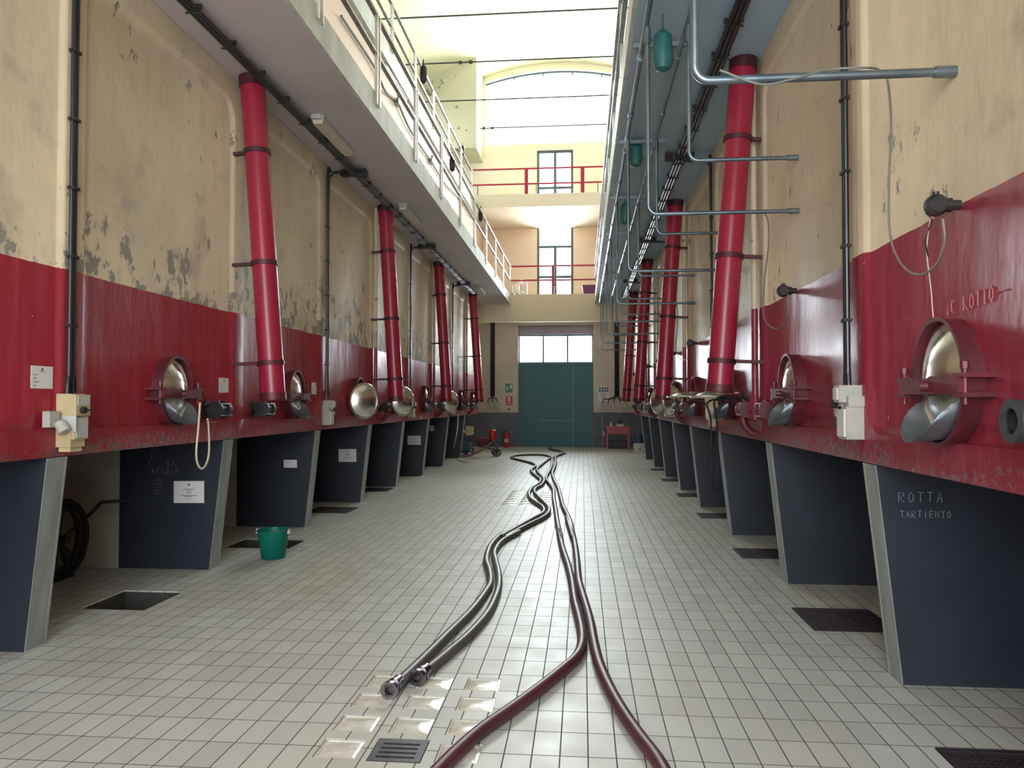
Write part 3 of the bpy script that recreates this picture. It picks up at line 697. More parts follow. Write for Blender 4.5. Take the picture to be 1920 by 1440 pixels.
# ------------------------------------------------------------------ red chutes
def chute(side, j, y, top, bot):
    o = 1 if side < 0 else -1; s = 'left' if side < 0 else 'right'; X = XL if side < 0 else XR
    t = thing('chute_pipe', 'thick red leaning chute pipe under the %s gallery, %s from the camera' % (s, ORD[j]), 'pipe', (bot[0], y, bot[1]), 'red chute pipes along the %s row' % s)
    T = Vector((top[0]-bot[0], 0, ZS-bot[1])); B = Vector((0, 0, 0)); r = .115
    ax = (T-B).normalized()
    mb = MB(); mb.ring(B, T, r, r-.008, 28); mb.build('pipe', M_CHUTE, t)
    mb = MB(); mb.ring(T-ax*.10, T, r+.010, r-.004, 28); mb.build('top_collar', M_CLAMP, t)
    mb = MB(); mb.ring(B-ax*.02, B+ax*.05, r+.006, r-.012, 28); mb.build('bottom_rim', M_REDI, t)
    for z in (1.93, 2.88, 3.95):
        c = B+(T-B)*((z-bot[1])/(ZS-bot[1])); mb = MB(); mb.ring(c-ax*.022, c+ax*.022, r+.012, r+.001, 28)
        xa = X-t.location.x; mb.bar((c.x-o*r*.9, c.y, c.z), (xa, c.y, c.z-.01), .045, .03); mb.build('bracket', M_CLAMP, t)
    return t
for j, (y, tp, bt) in enumerate(((7.06, -3.155, -2.92), (11.9, -3.11, -2.92), (16.8, -3.17, -2.98), (21.6, -3.10, -2.90))): chute(-1, j, y, (tp, 0), (bt, 1.60))
for j, (y, tp, bt) in enumerate(((7.1, 1.47, 1.235), (12.0, 1.44, 1.23), (16.9, 1.42, 1.215), (21.8, 1.44, 1.22))): chute(1, j, y, (tp, 0), (bt, 1.67 if j == 0 else 1.62))

# ------------------------------------------------------------------ black conduits and switch boxes
def vconduit(side, j, y, ztop, joinx):
    o = 1 if side < 0 else -1; X = (XL if side < 0 else XR)+o*.03; s = 'left' if side < 0 else 'right'
    t = thing('cable_conduit', 'black vertical cable conduit down the %s row of vats, %s from the camera' % (s, ORD[j]), 'conduit', (X, y, 1.60), 'vertical conduits on the %s row' % s)
    mb = MB(); zz = ztop-1.60
    for dy in (-.016, .016):
        P = [(0, dy*1.9, 0), (0, dy*1.6, .12), (0, dy, .25), (0, dy, zz-.14)]
        P += [(o*.02, dy, zz-.06), (o*.07, dy, zz-.01), (joinx-X, dy, zz)]
        mb.tube(spline(P, 4), .0155, 10)
    mb.build('tube', M_PVC, t)
    for k in range(int((ztop-2.2)/.45)):
        mb = MB(); z = .45+.45*k; mb.box(-.022, .022, -.036, .036, z-.010, z+.010); mb.cyl((0, -.045, z), (0, .045, z), .006, n=6); mb.build('clip', M_BLK, t)
    return t
for j, k in enumerate((1, 3, 5, 7)): vconduit(-1, j, (4.70, 9.72, 14.58, 19.42)[j], 4.57, -3.08)
for j, k in enumerate((1, 3, 5, 7)): vconduit(1, j, (4.80, 9.66, 14.5, 19.4)[j], 4.57, 1.25)
def run(side, x, z, y0, y1, juncs, w, label):
    t = thing('cable_run', label, 'conduit', (x, y0, z)); mb = MB(); o = 1 if side < 0 else -1
    segs = [y0]+juncs+[y1]
    for a, b in zip(segs, segs[1:]):
        for dx in (-.033, 0, .033): mb.cyl((dx*w, a-y0+.08, 0), (dx*w, b-y0-.08, 0), .017*w, n=10)
    mb.build('tube', M_PVC, t); n = int((y1-y0)/.6)
    for k in range(n):
        mb = MB(); y = .35+k*.6; mb.box(-.065*w, .065*w, y-.012, y+.012, .012, .045); mb.box(-.065*w, .065*w, y-.01, y+.01, -.022, -.014); mb.build('clip', M_BLK, t)
    for yj in juncs:
        mb = MB(); y = yj-y0
        mb.box(-.19, -.09, y-.05, y+.05, -.035, .05); mb.box(.02, .16, y-.06, y+.05, -.045, .05); mb.box(-.07, .0, y-.045, y+.045, -.03, .05)
        for q in (-.14, -.03, .09): mb.cyl((q, y-.10, -.0), (q, y+.10, -.0), .024, n=10)
        mb.tube(spline([(.10, y-.12, 0), (.14, y-.05, -.01), (.13, y+.05, -.01), (.06, y+.13, 0)], 4), .016, 8); mb.build('junction_box', M_BLK, t)
run(-1, -3.0, 4.60, 3.5, 21.2, [9.92, 14.75, 19.4], 1, 'long black bundled conduit clipped under the left gallery soffit')
run(1, 1.22, 4.60, 3.5, 23.0, [9.62, 14.5, 19.4], 1.2, 'long black bundled conduit clipped under the right gallery soffit')

def switchbox(side, j, y, z0=1.27, big=True, m=None):
    o = 1 if side < 0 else -1; s = 'left' if side < 0 else 'right'; X = XL if side < 0 else XR; m = m or M_GREYB
    t = thing('switch_box', '%s electrical switch box below the %s conduit on the %s' % ('yellowish beige' if m is M_BEIGE else 'pale grey', ORD[j], s), 'switch box', (X, y, z0), 'electrical boxes on the vat ribs')
    if m is M_BEIGE:
        mb = MB(); mb.box(.0, .10, -.075, .065, .0, .34); mb.box(.01, .09, -.06, .05, -.03, 0); mb.build('housing', m, t, sx=o)
        mb = MB(); mb.box(.10, .135, -.075, .065, .20, .335); mb.box(.10, .125, -.07, .06, .05, .195); mb.build('front_cover', M_BEIGE, t, sx=o)
        mb = MB(); mb.box(.02, .14, -.083, -.076, .10, .20); mb.build('side_plate', M_PLATE, t, sx=o); mb = MB(); mb.box(.124, .131, -.06, .05, .06, .185); mb.build('label_plate', M_PLATE, t, sx=o); mb = MB(); mb.box(.134, .139, -.06, .05, .265, .325); mb.build('label_plate', M_PLATE, t, sx=o)
        mb = MB(); mb.cyl((.135, -.02, .235), (.16, -.02, .235), .022, n=14); mb.bar((.165, -.045, .235), (.165, .01, .235), .012, .012); mb.build('rotary_switch', M_BLK, t, sx=o)
        mb = MB(); mb.box(.0, .05, -.20, -.11, .13, .23); mb.cyl((.06, -.13, .16), (.10, -.13, .10), .032, .04); mb.build('socket', M_GREYB, t, sx=o)
    else:
        mb = MB(); mb.box(0, .10, -.09, .05, .0, .19); mb.box(0, .09, -.10, -.02, .19, .25); mb.box(0, .10, .0, .12, .12, .29); mb.box(0, .13, -.06, .03, .215, .315); mb.build('housing', m, t, sx=o)
        mb = MB(); mb.box(.10, .112, -.08, .04, .015, .175); mb.box(.13, .14, -.05, .02, .23, .30); mb.build('front_cover', M_WHITEC, t, sx=o)
        mb = MB(); mb.box(.10, .118, .045, .075, .06, .13); mb.cyl((.10, .07, .20), (.13, .07, .20), .02, n=10); mb.box(0.02, .06, .08, .09, .02, .10); mb.build('rotary_switch', M_BLK, t, sx=o)
        mb = MB(); mb.box(0, .07, .06, .15, .05, .115); mb.build('socket', M_GREYB, t, sx=o)
    return t
switchbox(-1, 0, 4.68, 1.27, m=M_BEIGE); switchbox(-1, 1, 9.72, 1.27); switchbox(-1, 2, 14.6, 1.27); switchbox(-1, 3, 19.4, 1.27)
switchbox(1, 0, 4.70, 1.34); switchbox(1, 1, 9.50, 1.30, m=M_BEIGE); switchbox(1, 2, 14.5, 1.3); switchbox(1, 3, 19.4, 1.3)

# ------------------------------------------------------------------ soffit lamps
def lamp(x, y, z, label, grp='fluorescent lamps', L=1.15):
    t = thing('fluorescent_lamp', label, 'lamp', (x, y, z), grp)
    mb = MB(); mb.box(-.07, .07, -L/2, L/2, -.04, 0); mb.box(-.05, .05, -L/2-.03, -L/2, -.05, 0); mb.build('housing', M_GREYB, t)
    mb = MB(); mb.prism([(-.06, 0), (-.05, -.05), (.05, -.05), (.06, 0)], lambda p, q, tt: (p, tt, q-.04), -L/2+.02, L/2-.02); mb.build('diffuser', M_TUBE, t)
for i, (x, y) in enumerate(((-2.86, 8.62), (-2.80, 12.35), (-2.76, 20.9))): lamp(x, y, ZS, 'fluorescent ceiling lamp under the left gallery, %s from the camera' % ORD[i])
for i, (p, q) in enumerate((((722, 122), (762, 186)), ((868, 380), (884, 402)))):
    a = onx(*p, -3.55); b = onx(*q, -3.55); t = thing('wall_lamp', 'slim tube lamp on the wall behind the left gallery railing, %s' % ('nearer one' if i == 0 else 'further one'), 'lamp', a, 'tube lamps on the upper left wall')
    mb = MB(); d = b-a; mb.cyl((0, 0, 0), d, .03, n=10); mb.build('tube', M_WHITEC, t); mb = MB(); mb.box(-.05, -.02, 0, d.y, -.04, .04); mb.build('housing', M_GREYB, t)
pu = [onx(640, 30, -3.56), onx(700, 122, -3.56), onx(722, 170, -3.56), onx(745, 192, -3.56), onx(770, 245, -3.56), onx(808, 302, -3.56), onx(835, 345, -3.56), onx(862, 372, -3.56)]
t = thing('cable_run', 'sagging dark cable on the wall above the left gallery', 'cable', pu[0]); mb = MB(); mb.tube(spline([p-pu[0] for p in pu], 4), .022, 8); mb.build('cable', M_CABLE, t)
for p in (pu[3], pu[5], pu[7]):
    mb = MB(); q = p-pu[0]; mb.box(q.x-.03, q.x+.06, q.y-.12, q.y+.12, q.z-.05, q.z+.04); mb.cyl(q+Vector((.04, -.05, .04)), q+Vector((.04, -.05, .12)), .03, n=8); mb.build('junction_box', M_STEELD, t)

# ------------------------------------------------------------------ railings
def railing(name, label, x, posts, y0, y1, zb, zt, zm, mp, mr, w=.05):
    t = thing(name, label, 'railing', (x, posts[0], zb))
    for y in posts:
        mb = MB(); yy = y-posts[0]
        for dy in (-.055, .055): mb.box(-.006, .030, yy+dy-.012, yy+dy+.012, -.12, zt-zb)
        mb.box(-.01, .02, yy-.07, yy+.07, zm-zb-.03, zm-zb+.03); mb.build('post', mp, t)
    for z, h in ((zt, .035), (zm, .03)):
        mb = MB(); mb.box(-w/2, w/2, y0-posts[0], y1-posts[0], z-zb-h/2, z-zb+h/2); mb.build('rail', mr, t)
PL = [2.6, 4.5, 6.4, 8.29, 10.25, 12.16, 14.10, 16.0, 17.95, 19.9, 21.85, 23.9]
railing('gallery_railing', 'metal railing with paired uprights along the left gallery edge', GL_X+.01, PL, 2.0, YE+.1, ZF, 5.86, 5.42, M_RAILW, M_RAILD)
railing('gallery_railing', 'metal railing along the right gallery edge, seen almost end-on', GR_X, PL, 2.0, YE+.1, ZF, 5.86, 5.42, M_RAILW, M_RAILD)
railing('gallery_railing', 'metal railing on the upper left gallery, meeting the red rail', -3.50, [9.7, 11.75, 13.79, 15.75, 17.75, 19.8, 21.9, 24.0], 8.0, YE+.1, 8.15, 8.93, 8.50, M_RAILW, M_RAILD)
def redrail(label, z0, zt, zm, posts, x0, x1, y):
    t = thing('balcony_railing', label, 'railing', ((x0+x1)/2, y, z0)); xc = (x0+x1)/2
    for (x, w) in posts:
        mb = MB(); mb.box(x-w/2-xc, x+w/2-xc, -.025, .025, 0, (zt if w > .05 else zm)-z0); mb.build('post', M_RAILR if w > .05 else M_RAILD, t)
    for z in (zt, zm):
        mb = MB(); mb.box(x0-xc, x1-xc, -.045, -.02, z-z0-.025, z-z0+.025); mb.build('rail', M_RAILR, t)
redrail('red railing across the upper end balcony', 8.22, 9.03, 8.54, [(-3.33, .03), (-1.76, .12), (-1.45, .03), (.02, .12), (.50, .03)], -3.48, 1.74, YE+.13)
redrail('red railing across the lower end balcony', ZF+.02, 5.90, 5.45, [(-.92, .08)], -2.25, .42, YE+.12)
for i, (u, v, X) in enumerate(((794, 140, GL_X-.01), (848, 308, GL_X-.01), (901, 405, GL_X-.01), (868, 282, -3.50))):
    a = onx(u, v, X); mb = MB(); mb.lathe([(.02, .14), (.05, .10), (.055, 0), (.045, -.10), (.02, -.13)], a, (0, 0, 1), 12); mb.cyl(a+Vector((0, 0, .13)), a+Vector((0, 0, .22)), .012, n=6)
    single(mb, 'hanging_lantern', M_BLK, 'small dark hanging lamp on the left railing, %s from the camera' % ORD[i], 'lamp', a, 'small dark lamps on the railings')

# ------------------------------------------------------------------ tie rods
for i, (y, b) in enumerate(((18.6, .0), (21.2, .6), (23.9, 0), (26.4, .5))):
    t = thing('tie_rod', 'thin dark iron tie rod across the vault, %s from the camera' % ORD[i], 'tie rod', (-.85, y, 11.14), 'tie rods under the vault')
    mb = MB(); mb.cyl((WLX+.85, 0, 0), (WRX+.85, 0, 0), .022, n=8); mb.build('rod', M_ROD, t)
    if b:
        mb = MB()
        for q in (-2.55, -2.25): mb.cyl((q-.05, 0, 0), (q+.05, 0, 0), .05, n=10)
        mb.build('turnbuckle', M_ROD, t)

# ------------------------------------------------------------------ galvanised pipework under the right gallery
for x, r, lb in ((.505, .022, 'outer'), (.825, .020, 'inner')):
    mb = MB(); mb.cyl((x, 2.2, 4.52), (x, 23.6, 4.52), r, n=12)
    for k in range(9): mb.cyl((x, 3.0+2.45*k, 4.52), (x, 3.08+2.45*k, 4.52), r+.01, n=12)
    single(mb, 'steel_pipe', M_PIPE, 'long galvanised pipe under the right gallery, %s of the two' % lb, 'pipe', (x, 2.2, 4.52), 'long pipes under the right gallery')
for k in range(8):
    y = 4.15+2.46*k; mb = MB(); mb.box(.44, .98, y-.02, y+.02, 4.60, 4.64)
    for x in (.505, .825): mb.ring((x, y-.015, 4.52), (x, y+.015, 4.52), .036, .023, 14); mb.box(x-.01, x+.01, y-.012, y+.012, 4.555, ZS)
    single(mb, 'pipe_hanger', M_STEELD, 'steel hanger bar carrying pipes under the right gallery, %s from the camera' % ORD[k], 'bracket', (.7, y, 4.62), 'pipe hangers under the right gallery')
dropY = [3.54, 6.02, 8.62, 11.45, 13.95, 16.4, 18.9, 21.4]
for k, y in enumerate(dropY):
    for x, z, r, lb in ((.515, 3.02, .020 if k == 0 else .0160, 'lower'), (.83, 3.43, .0165, 'upper')):
        if k == 0 and x > .6: continue
        rb = .07; P = [(x, y, 4.52), (x, y, z+rb)]+[tuple(p) for p in arc_pts((x+rb, y, z+rb), (-1, 0, 0), (0, 0, -1), rb, 0, PI/2, 6)]+[(XR+.06, y, z)]
        mb = MB(); mb.tube(P, r, 12); mb.cyl((x, y, 4.36), (x, y, 4.48), r+.008, n=12); mb.cyl((XR-.06, y, z), (XR+.052, y, z), r+.006, n=12)
        single(mb, 'steel_pipe_drop', M_PIPE, 'bent steel pipe dropping from the gallery into the %s right vat, %s outlet' % (ORD[k], lb), 'pipe', (x, y, z), 'pipe drops into the right vats')
for k, (u, v) in enumerate(((1243, 95), (1192, 287), (1172, 400))):
    y = (6.2, 9.2, 11.7, 21.0)[k]; a = ony(u, v, y); mb = MB()
    mb.lathe([(.03, .16), (.07, .12), (.085, -.08), (.06, -.15), (.02, -.17)], a, (0, 0, 1), 16); mb.cyl(a+Vector((0, 0, .15)), Vector((a.x, a.y, ZS)), .006, n=6)
    single(mb, 'plastic_cover', M_TEALC, 'green plastic cover hanging among the right gallery pipes, %s from the camera' % ORD[k], 'cover', a, 'green covers among the pipes')
# loose cables on the right row
def cable(pts, r, m, label, cat='cable', n=8, name='hanging_cable'):
    P = spline(pts, 7); mb = MB(); mb.tube(P, r, n); return single(mb, name, m, label, cat, P[0])
c1 = [onx(u, v, X) for u, v, X in ((1345, 152, .70),)]
P = [Vector((.62, 3.50, 3.05)), Vector((.80, 3.49, 2.975)), Vector((.95, 3.50, 3.0)), Vector((1.10, 3.54, 3.05)), Vector((1.28, 3.54, 3.052))]
P += [onx(1650, 133, 1.42), onx(1664, 150, 1.45), onx(1671, 235, 1.50), onx(1667, 340, 1.52), onx(1669, 440, 1.52), onx(1690, 495, 1.52), onx(1722, 515, 1.52), onx(1755, 497, 1.52), onx(1771, 455, 1.50), onx(1768, 410, 1.49)]
cable(P, .0055, M_CABLE, 'grey cable looping from the nearest steel pipe to the probe on the nearest right vat')
P = [Vector((1.25, 6.05, 3.02)), onx(1435, 402, 1.45), onx(1441, 455, 1.48), onx(1434, 520, 1.5), onx(1432, 590, 1.5), onx(1445, 612, 1.5), onx(1462, 615, 1.5), onx(1476, 595, 1.49), onx(1478, 552, 1.48)]
cable(P, .0055, M_CABLE, 'thin grey cable hanging to the probe on the second right vat')
P = [Vector((1.3, 11.45, 3.06)), onx(1268, 570, 1.5), onx(1271, 600, 1.5), onx(1267, 650, 1.5), onx(1275, 672, 1.5), onx(1290, 672, 1.5), onx(1298, 650, 1.5)]
cable(P, .007, M_CABLE, 'thin cable hanging by the second red chute of the right row')
P = [Vector((1.60, onx(1330, 752, 1.25).y, 1.585)), onx(1330, 752, 1.25), onx(1333, 790, 1.22), onx(1334, 880, 1.22), onx(1339, 925, 1.22), onx(1346, 880, 1.25), onx(1344, 790, 1.28), onx(1343, 748, 1.3), Vector((1.60, onx(1343, 748, 1.3).y, 1.59))]
cable(P, .010, M_DARK, 'black cable loop hanging in front of the right-hand piers')
P = [onx(375, 755, -3.13), onx(372, 800, -3.12), onx(368, 845, -3.12), onx(370, 868, -3.12), onx(378, 879, -3.12), onx(387, 869, -3.12), onx(392, 845, -3.12), onx(391, 800, -3.15), onx(389, 785, -3.17)]
cable(P, .0085, M_CABLEB, 'beige hose loop hanging from the black valve on the second left vat')
P = [onx(1447, 405, 1.5)]
mb = MB(); 
P = [onx(1745, 392, 1.50), onx(1736, 400, 1.48), onx(1747, 412, 1.46), onx(1741, 430, 1.47), onx(1734, 447, 1.49), onx(1738, 470, 1.52), onx(1740, 480, 1.55)]
cable(P, .003, M_BLK, 'short frayed black wire dangling from the nearest right probe')

# ------------------------------------------------------------------ notices
def sheet(name, label, mats, pts, lines, nrm, cat='notice', grp=None):
    """pts: three corners (bottom-left, bottom-right, top-left) as seen by a reader; nrm points off the wall"""
    a, b, c = [Vector(p) for p in pts]; t = thing(name, label, cat, a, grp); u = b-a; v = c-a; n = Vector(nrm).normalized()
    mb = MB(); V = [mb.bm.verts.new(p+n*k) for k in (.0005, .003) for p in (Vector(), u, u+v, v)]
    for f in ((3,2,1,0),(4,5,6,7),(0,1,5,4),(1,2,6,5),(2,3,7,6),(3,0,4,7)): mb.face([V[i] for i in f])
    mb.build('sheet', mats[0], t)
    for m, L in lines:
        mb = MB()
        for (x0, y0, x1, y1) in L:
            V = [mb.bm.verts.new(u*x+v*y+n*k) for k in (.0031, .0045) for x, y in ((x0, y0), (x1, y0), (x1, y1), (x0, y1))]
            for f in ((3,2,1,0),(4,5,6,7),(0,1,5,4),(1,2,6,5),(2,3,7,6),(3,0,4,7)): mb.face([V[i] for i in f])
        mb.build('printing', m, t)
    return t
card = [(.46, .80, .54, .90), (.40, .74, .60, .76), (.10, .60, .30, .625), (.10, .44, .24, .465), (.10, .28, .36, .305), (.10, .12, .22, .145)]
plac = [(.47, .80, .53, .87), (.32, .62, .68, .64), (.42, .55, .58, .575), (.40, .47, .60, .49), (.22, .33, .78, .355), (.36, .28, .62, .30), (.45, .16, .54, .18)]
def wallcard(u0, v0, u1, v1, X, label, o):
    a = onx(u0, v1, X); b = onx(u1, v1, X); c = onx(u0, v0, X); b.z = a.z; c.y = a.y
    sheet('tank_card', label, (M_PAPER,), (a, b, c), [(M_INK, card)], (o, 0, 0), grp='white cards on the left vats')
wallcard(57, 685, 98, 728, XL-.0315, 'square white printed card on the nearest left vat, left of the beige box', 1)
wallcard(410, 708, 429, 736, XL-.0315, 'white printed card on the second left vat, right of the steel hatch', 1)
wallcard(584, 717, 597, 739, XL-.0315, 'small faded card on the third left vat before the second conduit', 1)
wallcard(693, 728, 700, 745, XL-.0315, 'small yellowed card on the fourth left vat', 1)
def pierplac(u0, v0, u1, v1, y, label):
    a = ony(u0, v1, y-.0005); b = ony(u1, v1, y-.0005); c = ony(u0, v0, y-.0005)
    sheet('pier_notice', label, (M_PAPER,), (a, b, c), [(M_INK, plac)], (0, -1, 0), grp='paper notices on the left piers')
for (u0, v0, u1, v1, k, lb) in ((326, 902, 383, 943, 2, 'large white printed notice on the second left pier'), (532, 862, 557, 877, 3, 'small pale blank notice on the third left pier'),
    (635, 842, 668, 866, 4, 'white notice on the fourth left pier'), (764, 817, 789, 834, 6, 'greyish notice on the sixth left pier'), (806, 798, 814, 808, 7, 'tiny pale notice on the seventh left pier')):
    a = ony(u0, v1, PNL[k-1]-.0005); b = ony(u1, v1, PNL[k-1]-.0005); c = ony(u0, v0, PNL[k-1]-.0005)
    sheet('pier_notice', lb, (M_PAPER,), (a, b, c), [(M_INK, plac)] if k != 3 else [], (0, -1, 0), grp='paper notices on the left piers')
# safety signs by the end door
def wallsign(name, label, x0, x1, z0, z1, m, lines, cat='sign'): sheet(name, label, (m,), ((x0, YD, z0), (x1, YD, z0), (x0, YD, z1)), lines, (0, -1, 0), cat)
wallsign('safety_sign', 'green emergency exit sign left of the green door', -2.73, -2.48, 1.93, 2.25, M_SIGNG, [(M_PAPER, [(.66, .42, .90, .88), (.20, .62, .28, .72), (.16, .42, .34, .60), (.30, .50, .44, .56), (.12, .34, .2, .44), (.28, .32, .40, .42)])])
wallsign('safety_sign', 'red fire extinguisher sign below the green exit sign', -2.72, -2.48, 1.48, 1.80, M_SIGNR, [(M_PAPER, [(.36, .40, .64, .88), (.42, .88, .58, .95), (.15, .18, .85, .22)])])
L = [(.06+.24*i, .82, .24+.24*i, .96) for i in range(4)]; L2 = [(.06+.24*i, .64, .24+.24*i, .78) for i in range(4)]
wallsign('safety_notice', 'white notice with two rows of round pictograms right of the green door', .56, .93, 1.62, 2.13, M_PAPER, [(M_SIGNB, L+L2), (M_INK, [(.2, .55-.06*i, .8, .57-.06*i) for i in range(8)])])

# ------------------------------------------------------------------ switchgear on the end wall
def cluster(label, xs, z, xc, ztop):
    t = thing('switchboard', label, 'switchboard', (xc, YD, z)); 
    mb = MB()
    for dx in (-.06, -.02, .02, .06): mb.cyl((dx, -.03, .48), (dx, -.03, ztop-z), .022, n=8)
    for i, x in enumerate(xs):
        dx = max(-.06, min(.04, (x-xc)*.15)); mb.tube(spline([(dx, -.03, .5), (dx+(x-xc)*.3, -.03, .40), ((x-xc)*.9, -.03, .36), (x-xc, -.04, .24)], 4), .016, 8)
    mb.build('conduit', M_PVC, t)
    for x in xs:
        q = x-xc; mb = MB(); mb.box(q-.075, q+.075, -.11, 0, 0, .24); mb.cyl((q, -.14, .18), (q, -.11, .18), .04, n=12); mb.build('socket_box', M_GREYB, t)
    mb = MB(); mb.box(min(xs)-xc-.08, max(xs)-xc-.1, -.05, 0, -.08, -.01); mb.build('backing_board', M_WHITEC, t)
cluster('grey socket boxes with black conduit on the end wall left of the door', [-3.36, -3.19, -3.02], 1.33, -3.19, ZS)
cluster('row of socket boxes with black conduit on the end wall right of the door', [.70, .90, 1.10, 1.32, 1.50], 1.32, 1.21, ZS)
mb = MB(); mb.cyl((-2.6, YD-.02, 1.33), (-2.6, YD, 1.33), .04, n=14); single(mb, 'push_button', M_BLK, 'small round dark button on the wall left of the door', 'button', (-2.6, YD, 1.33))
mb = MB(); mb.cyl((.70, YD-.02, .05), (.70, YD-.02, 1.22), .012, n=8); mb.box(.70, .78, YD-.06, YD, .40, .55); single(mb, 'wall_pipe', M_GREYB, 'thin pale pipe with a small tap on the grey wall right of the door', 'pipe', (.7, YD, .05))

# ------------------------------------------------------------------ hoses on the floor
def cp(*pts): return [(640+x/3, 960+y/3) for x, y in pts]
def hp(*pts): return [(880+x*260/1920, 820+y*195/1440) for x, y in pts]
def hose(name, label, px, r, m, ends=(False, False), extra=None):
    P = [onz(u, v, r) for u, v in px]
    if extra: P += extra
    S = spline(P, 6); t = thing(name, label, 'hose', (S[0].x, S[0].y, 0), 'wine hoses on the floor'); q = Vector((S[0].x, S[0].y, 0))
    mb = MB(); mb.tube([p-q for p in S], r, 14); mb.build('hose_body', m, t)
    for e, (a, b) in zip(ends, ((S[0], S[1]), (S[-1], S[-2]))):
        if e:
            d = (a-b).normalized(); a2 = a-q+Vector((0, 0, .012)); mb = MB(); mb.cyl(a2-d*.10, a2-d*.02, r+.003, n=18); mb.ring(a2-d*.02, a2+d*.05, r+.004, r-.010, 22); mb.ring(a2+d*.028, a2+d*.05, r+.016, r-.010, 22); mb.ring(a2-d*.04, a2-d*.015, r+.010, r, 18)
            mb.build('coupling', M_CHROME, t); mb = MB(); mb.cyl(a2-d*.01, a2+d*.0, r-.009, n=16); mb.build('bore_shade', M_DARK, t)  # dark disc stands in for the shade inside the coupling
    return t
RH = .031
hose('wine_hose', 'grey-brown hose ending in the nearest chrome coupling by the glass blocks', hp((1115,268),(1040,245),(900,240),(740,243),(620,255),(580,275),(620,295),(720,320),(870,360),(915,395),(865,440),(860,480),(930,540),(985,590),(960,640),(860,710),(825,780),(850,850),(930,910),(1010,965),(1035,1015),(1000,1065),(880,1130),(600,1285),(440,1375))+cp((900,128),(840,190),(815,270),(832,335),(838,400),(810,455),(730,560),(590,700),(440,850),(330,955),(285,1000)), RH, M_HOSEG, (False, True))
hose('wine_hose', 'grey-brown hose ending in the second chrome coupling, right of its twin', hp((1320,222),(1240,240),(1160,270),(1120,290),(1050,340),(950,420),(940,470),(1010,550),(1035,600),(1000,660),(915,710),(905,760),(960,830),(1040,910),(1095,975),(1098,1045),(1010,1120),(820,1215),(640,1310),(500,1395))+cp((1000,112),(905,165),(862,225),(868,280),(882,340),(886,410),(868,480),(820,575),(720,690),(600,795),(480,895),(440,930)), RH, M_HOSEG, (False, True))
off = [onz(760, 1510, RH), onz(640, 1640, RH), onz(480, 1840, RH)]
hose('wine_hose', 'maroon hose curving left out of the bottom of the view', hp((1300,200),(1230,250),(1155,285),(1142,370),(1120,450),(1075,530),(1070,590),(1130,670),(1165,740),(1170,850),(1195,1000),(1215,1150),(1245,1300),(1270,1430))+cp((1222,100),(1243,200),(1278,310),(1298,400),(1312,500),(1335,590),(1353,680),(1352,750),(1325,815),(1250,885),(1120,990),(950,1115),(780,1235),(650,1350),(570,1430)), RH+.002, M_HOSEM, (False, False), off)
off = [onz(1268, 1490, RH), onz(1330, 1600, RH), onz(1400, 1760, RH)]
hose('wine_hose', 'maroon hose running straight out at the bottom right of centre', hp((1115,165),(1180,178),(1250,190),(1310,212),(1270,240),(1215,258),(1190,290),(1198,350),(1180,420),(1148,500),(1180,600),(1230,700),(1262,820),(1295,950),(1350,1060),(1400,1180),(1425,1300),(1440,1400))+cp((1268,30),(1298,110),(1315,190),(1326,280),(1336,390),(1370,510),(1400,620),(1422,740),(1452,860),(1512,1000),(1592,1140),(1682,1270),(1780,1400)), RH+.002, M_HOSEM, (True, False), off)

# ------------------------------------------------------------------ bucket
b0 = Vector((-3.09, 7.50, 0)); t = thing('plastic_bucket', 'translucent teal plastic bucket standing by the open pit on the left', 'bucket', b0)
mb = MB(); mb.lathe([(.02, 0), (.112, 0), (.118, .01), (.152, .27), (.160, .272), (.160, .285), (.150, .285), (.112, .012), (.02, .010)], (0, 0, 0), (0, 0, 1), 32); mb.build('body', M_BUCKET, t)
mb = MB(); mb.tube(arc_pts((0, 0, .275), (1, 0, .05), (0, -1, .12), .166, 0, PI, 20), .004, 6); mb.build('handle', M_CHROME, t)
for s in (-1, 1):
    mb = MB(); mb.box(s*.152, s*.172, -.02, .02, .245, .29); mb.build('handle_lug', M_WHITEC, t)

# ------------------------------------------------------------------ hose reel under the nearest left vat
w0 = Vector((-4.55, 6.35, .0)); t = thing('hose_reel', 'dark spoked reel wound with hose in the shade under the nearest left vats', 'hose reel', w0)
mb = MB()
for k, rr in enumerate((.31, .28, .33)): mb.tube([(.03*k-.03, rr*math.cos(a), .36+rr*math.sin(a)) for a in [2*PI*i/32 for i in range(32)]], .026, 8, closed=True)
mb.build('coil', M_DARK, t); mb = MB()
for k in range(6): a = k*PI/3+.3; mb.cyl((0, 0, .36), (0, .30*math.cos(a), .36+.30*math.sin(a)), .012, n=6)
mb.cyl((-.08, 0, .36), (.08, 0, .36), .04, n=12); mb.build('spokes', M_BLK, t)
mb = MB(); mb.bar((0, -.18, 0), (0, 0, .36), .04, .03, (1, 0, 0)); mb.bar((0, .18, 0), (0, 0, .36), .04, .03, (1, 0, 0)); mb.build('stand', M_BLK, t)
a = ony(165, 968, 6.6); b = ony(190, 942, 6.75); c = ony(236, 938, 6.85)
mb = MB(); mb.tube([a-w0, b-w0, c-w0], .016, 8); mb.build('crank_bar', M_RUB, t)

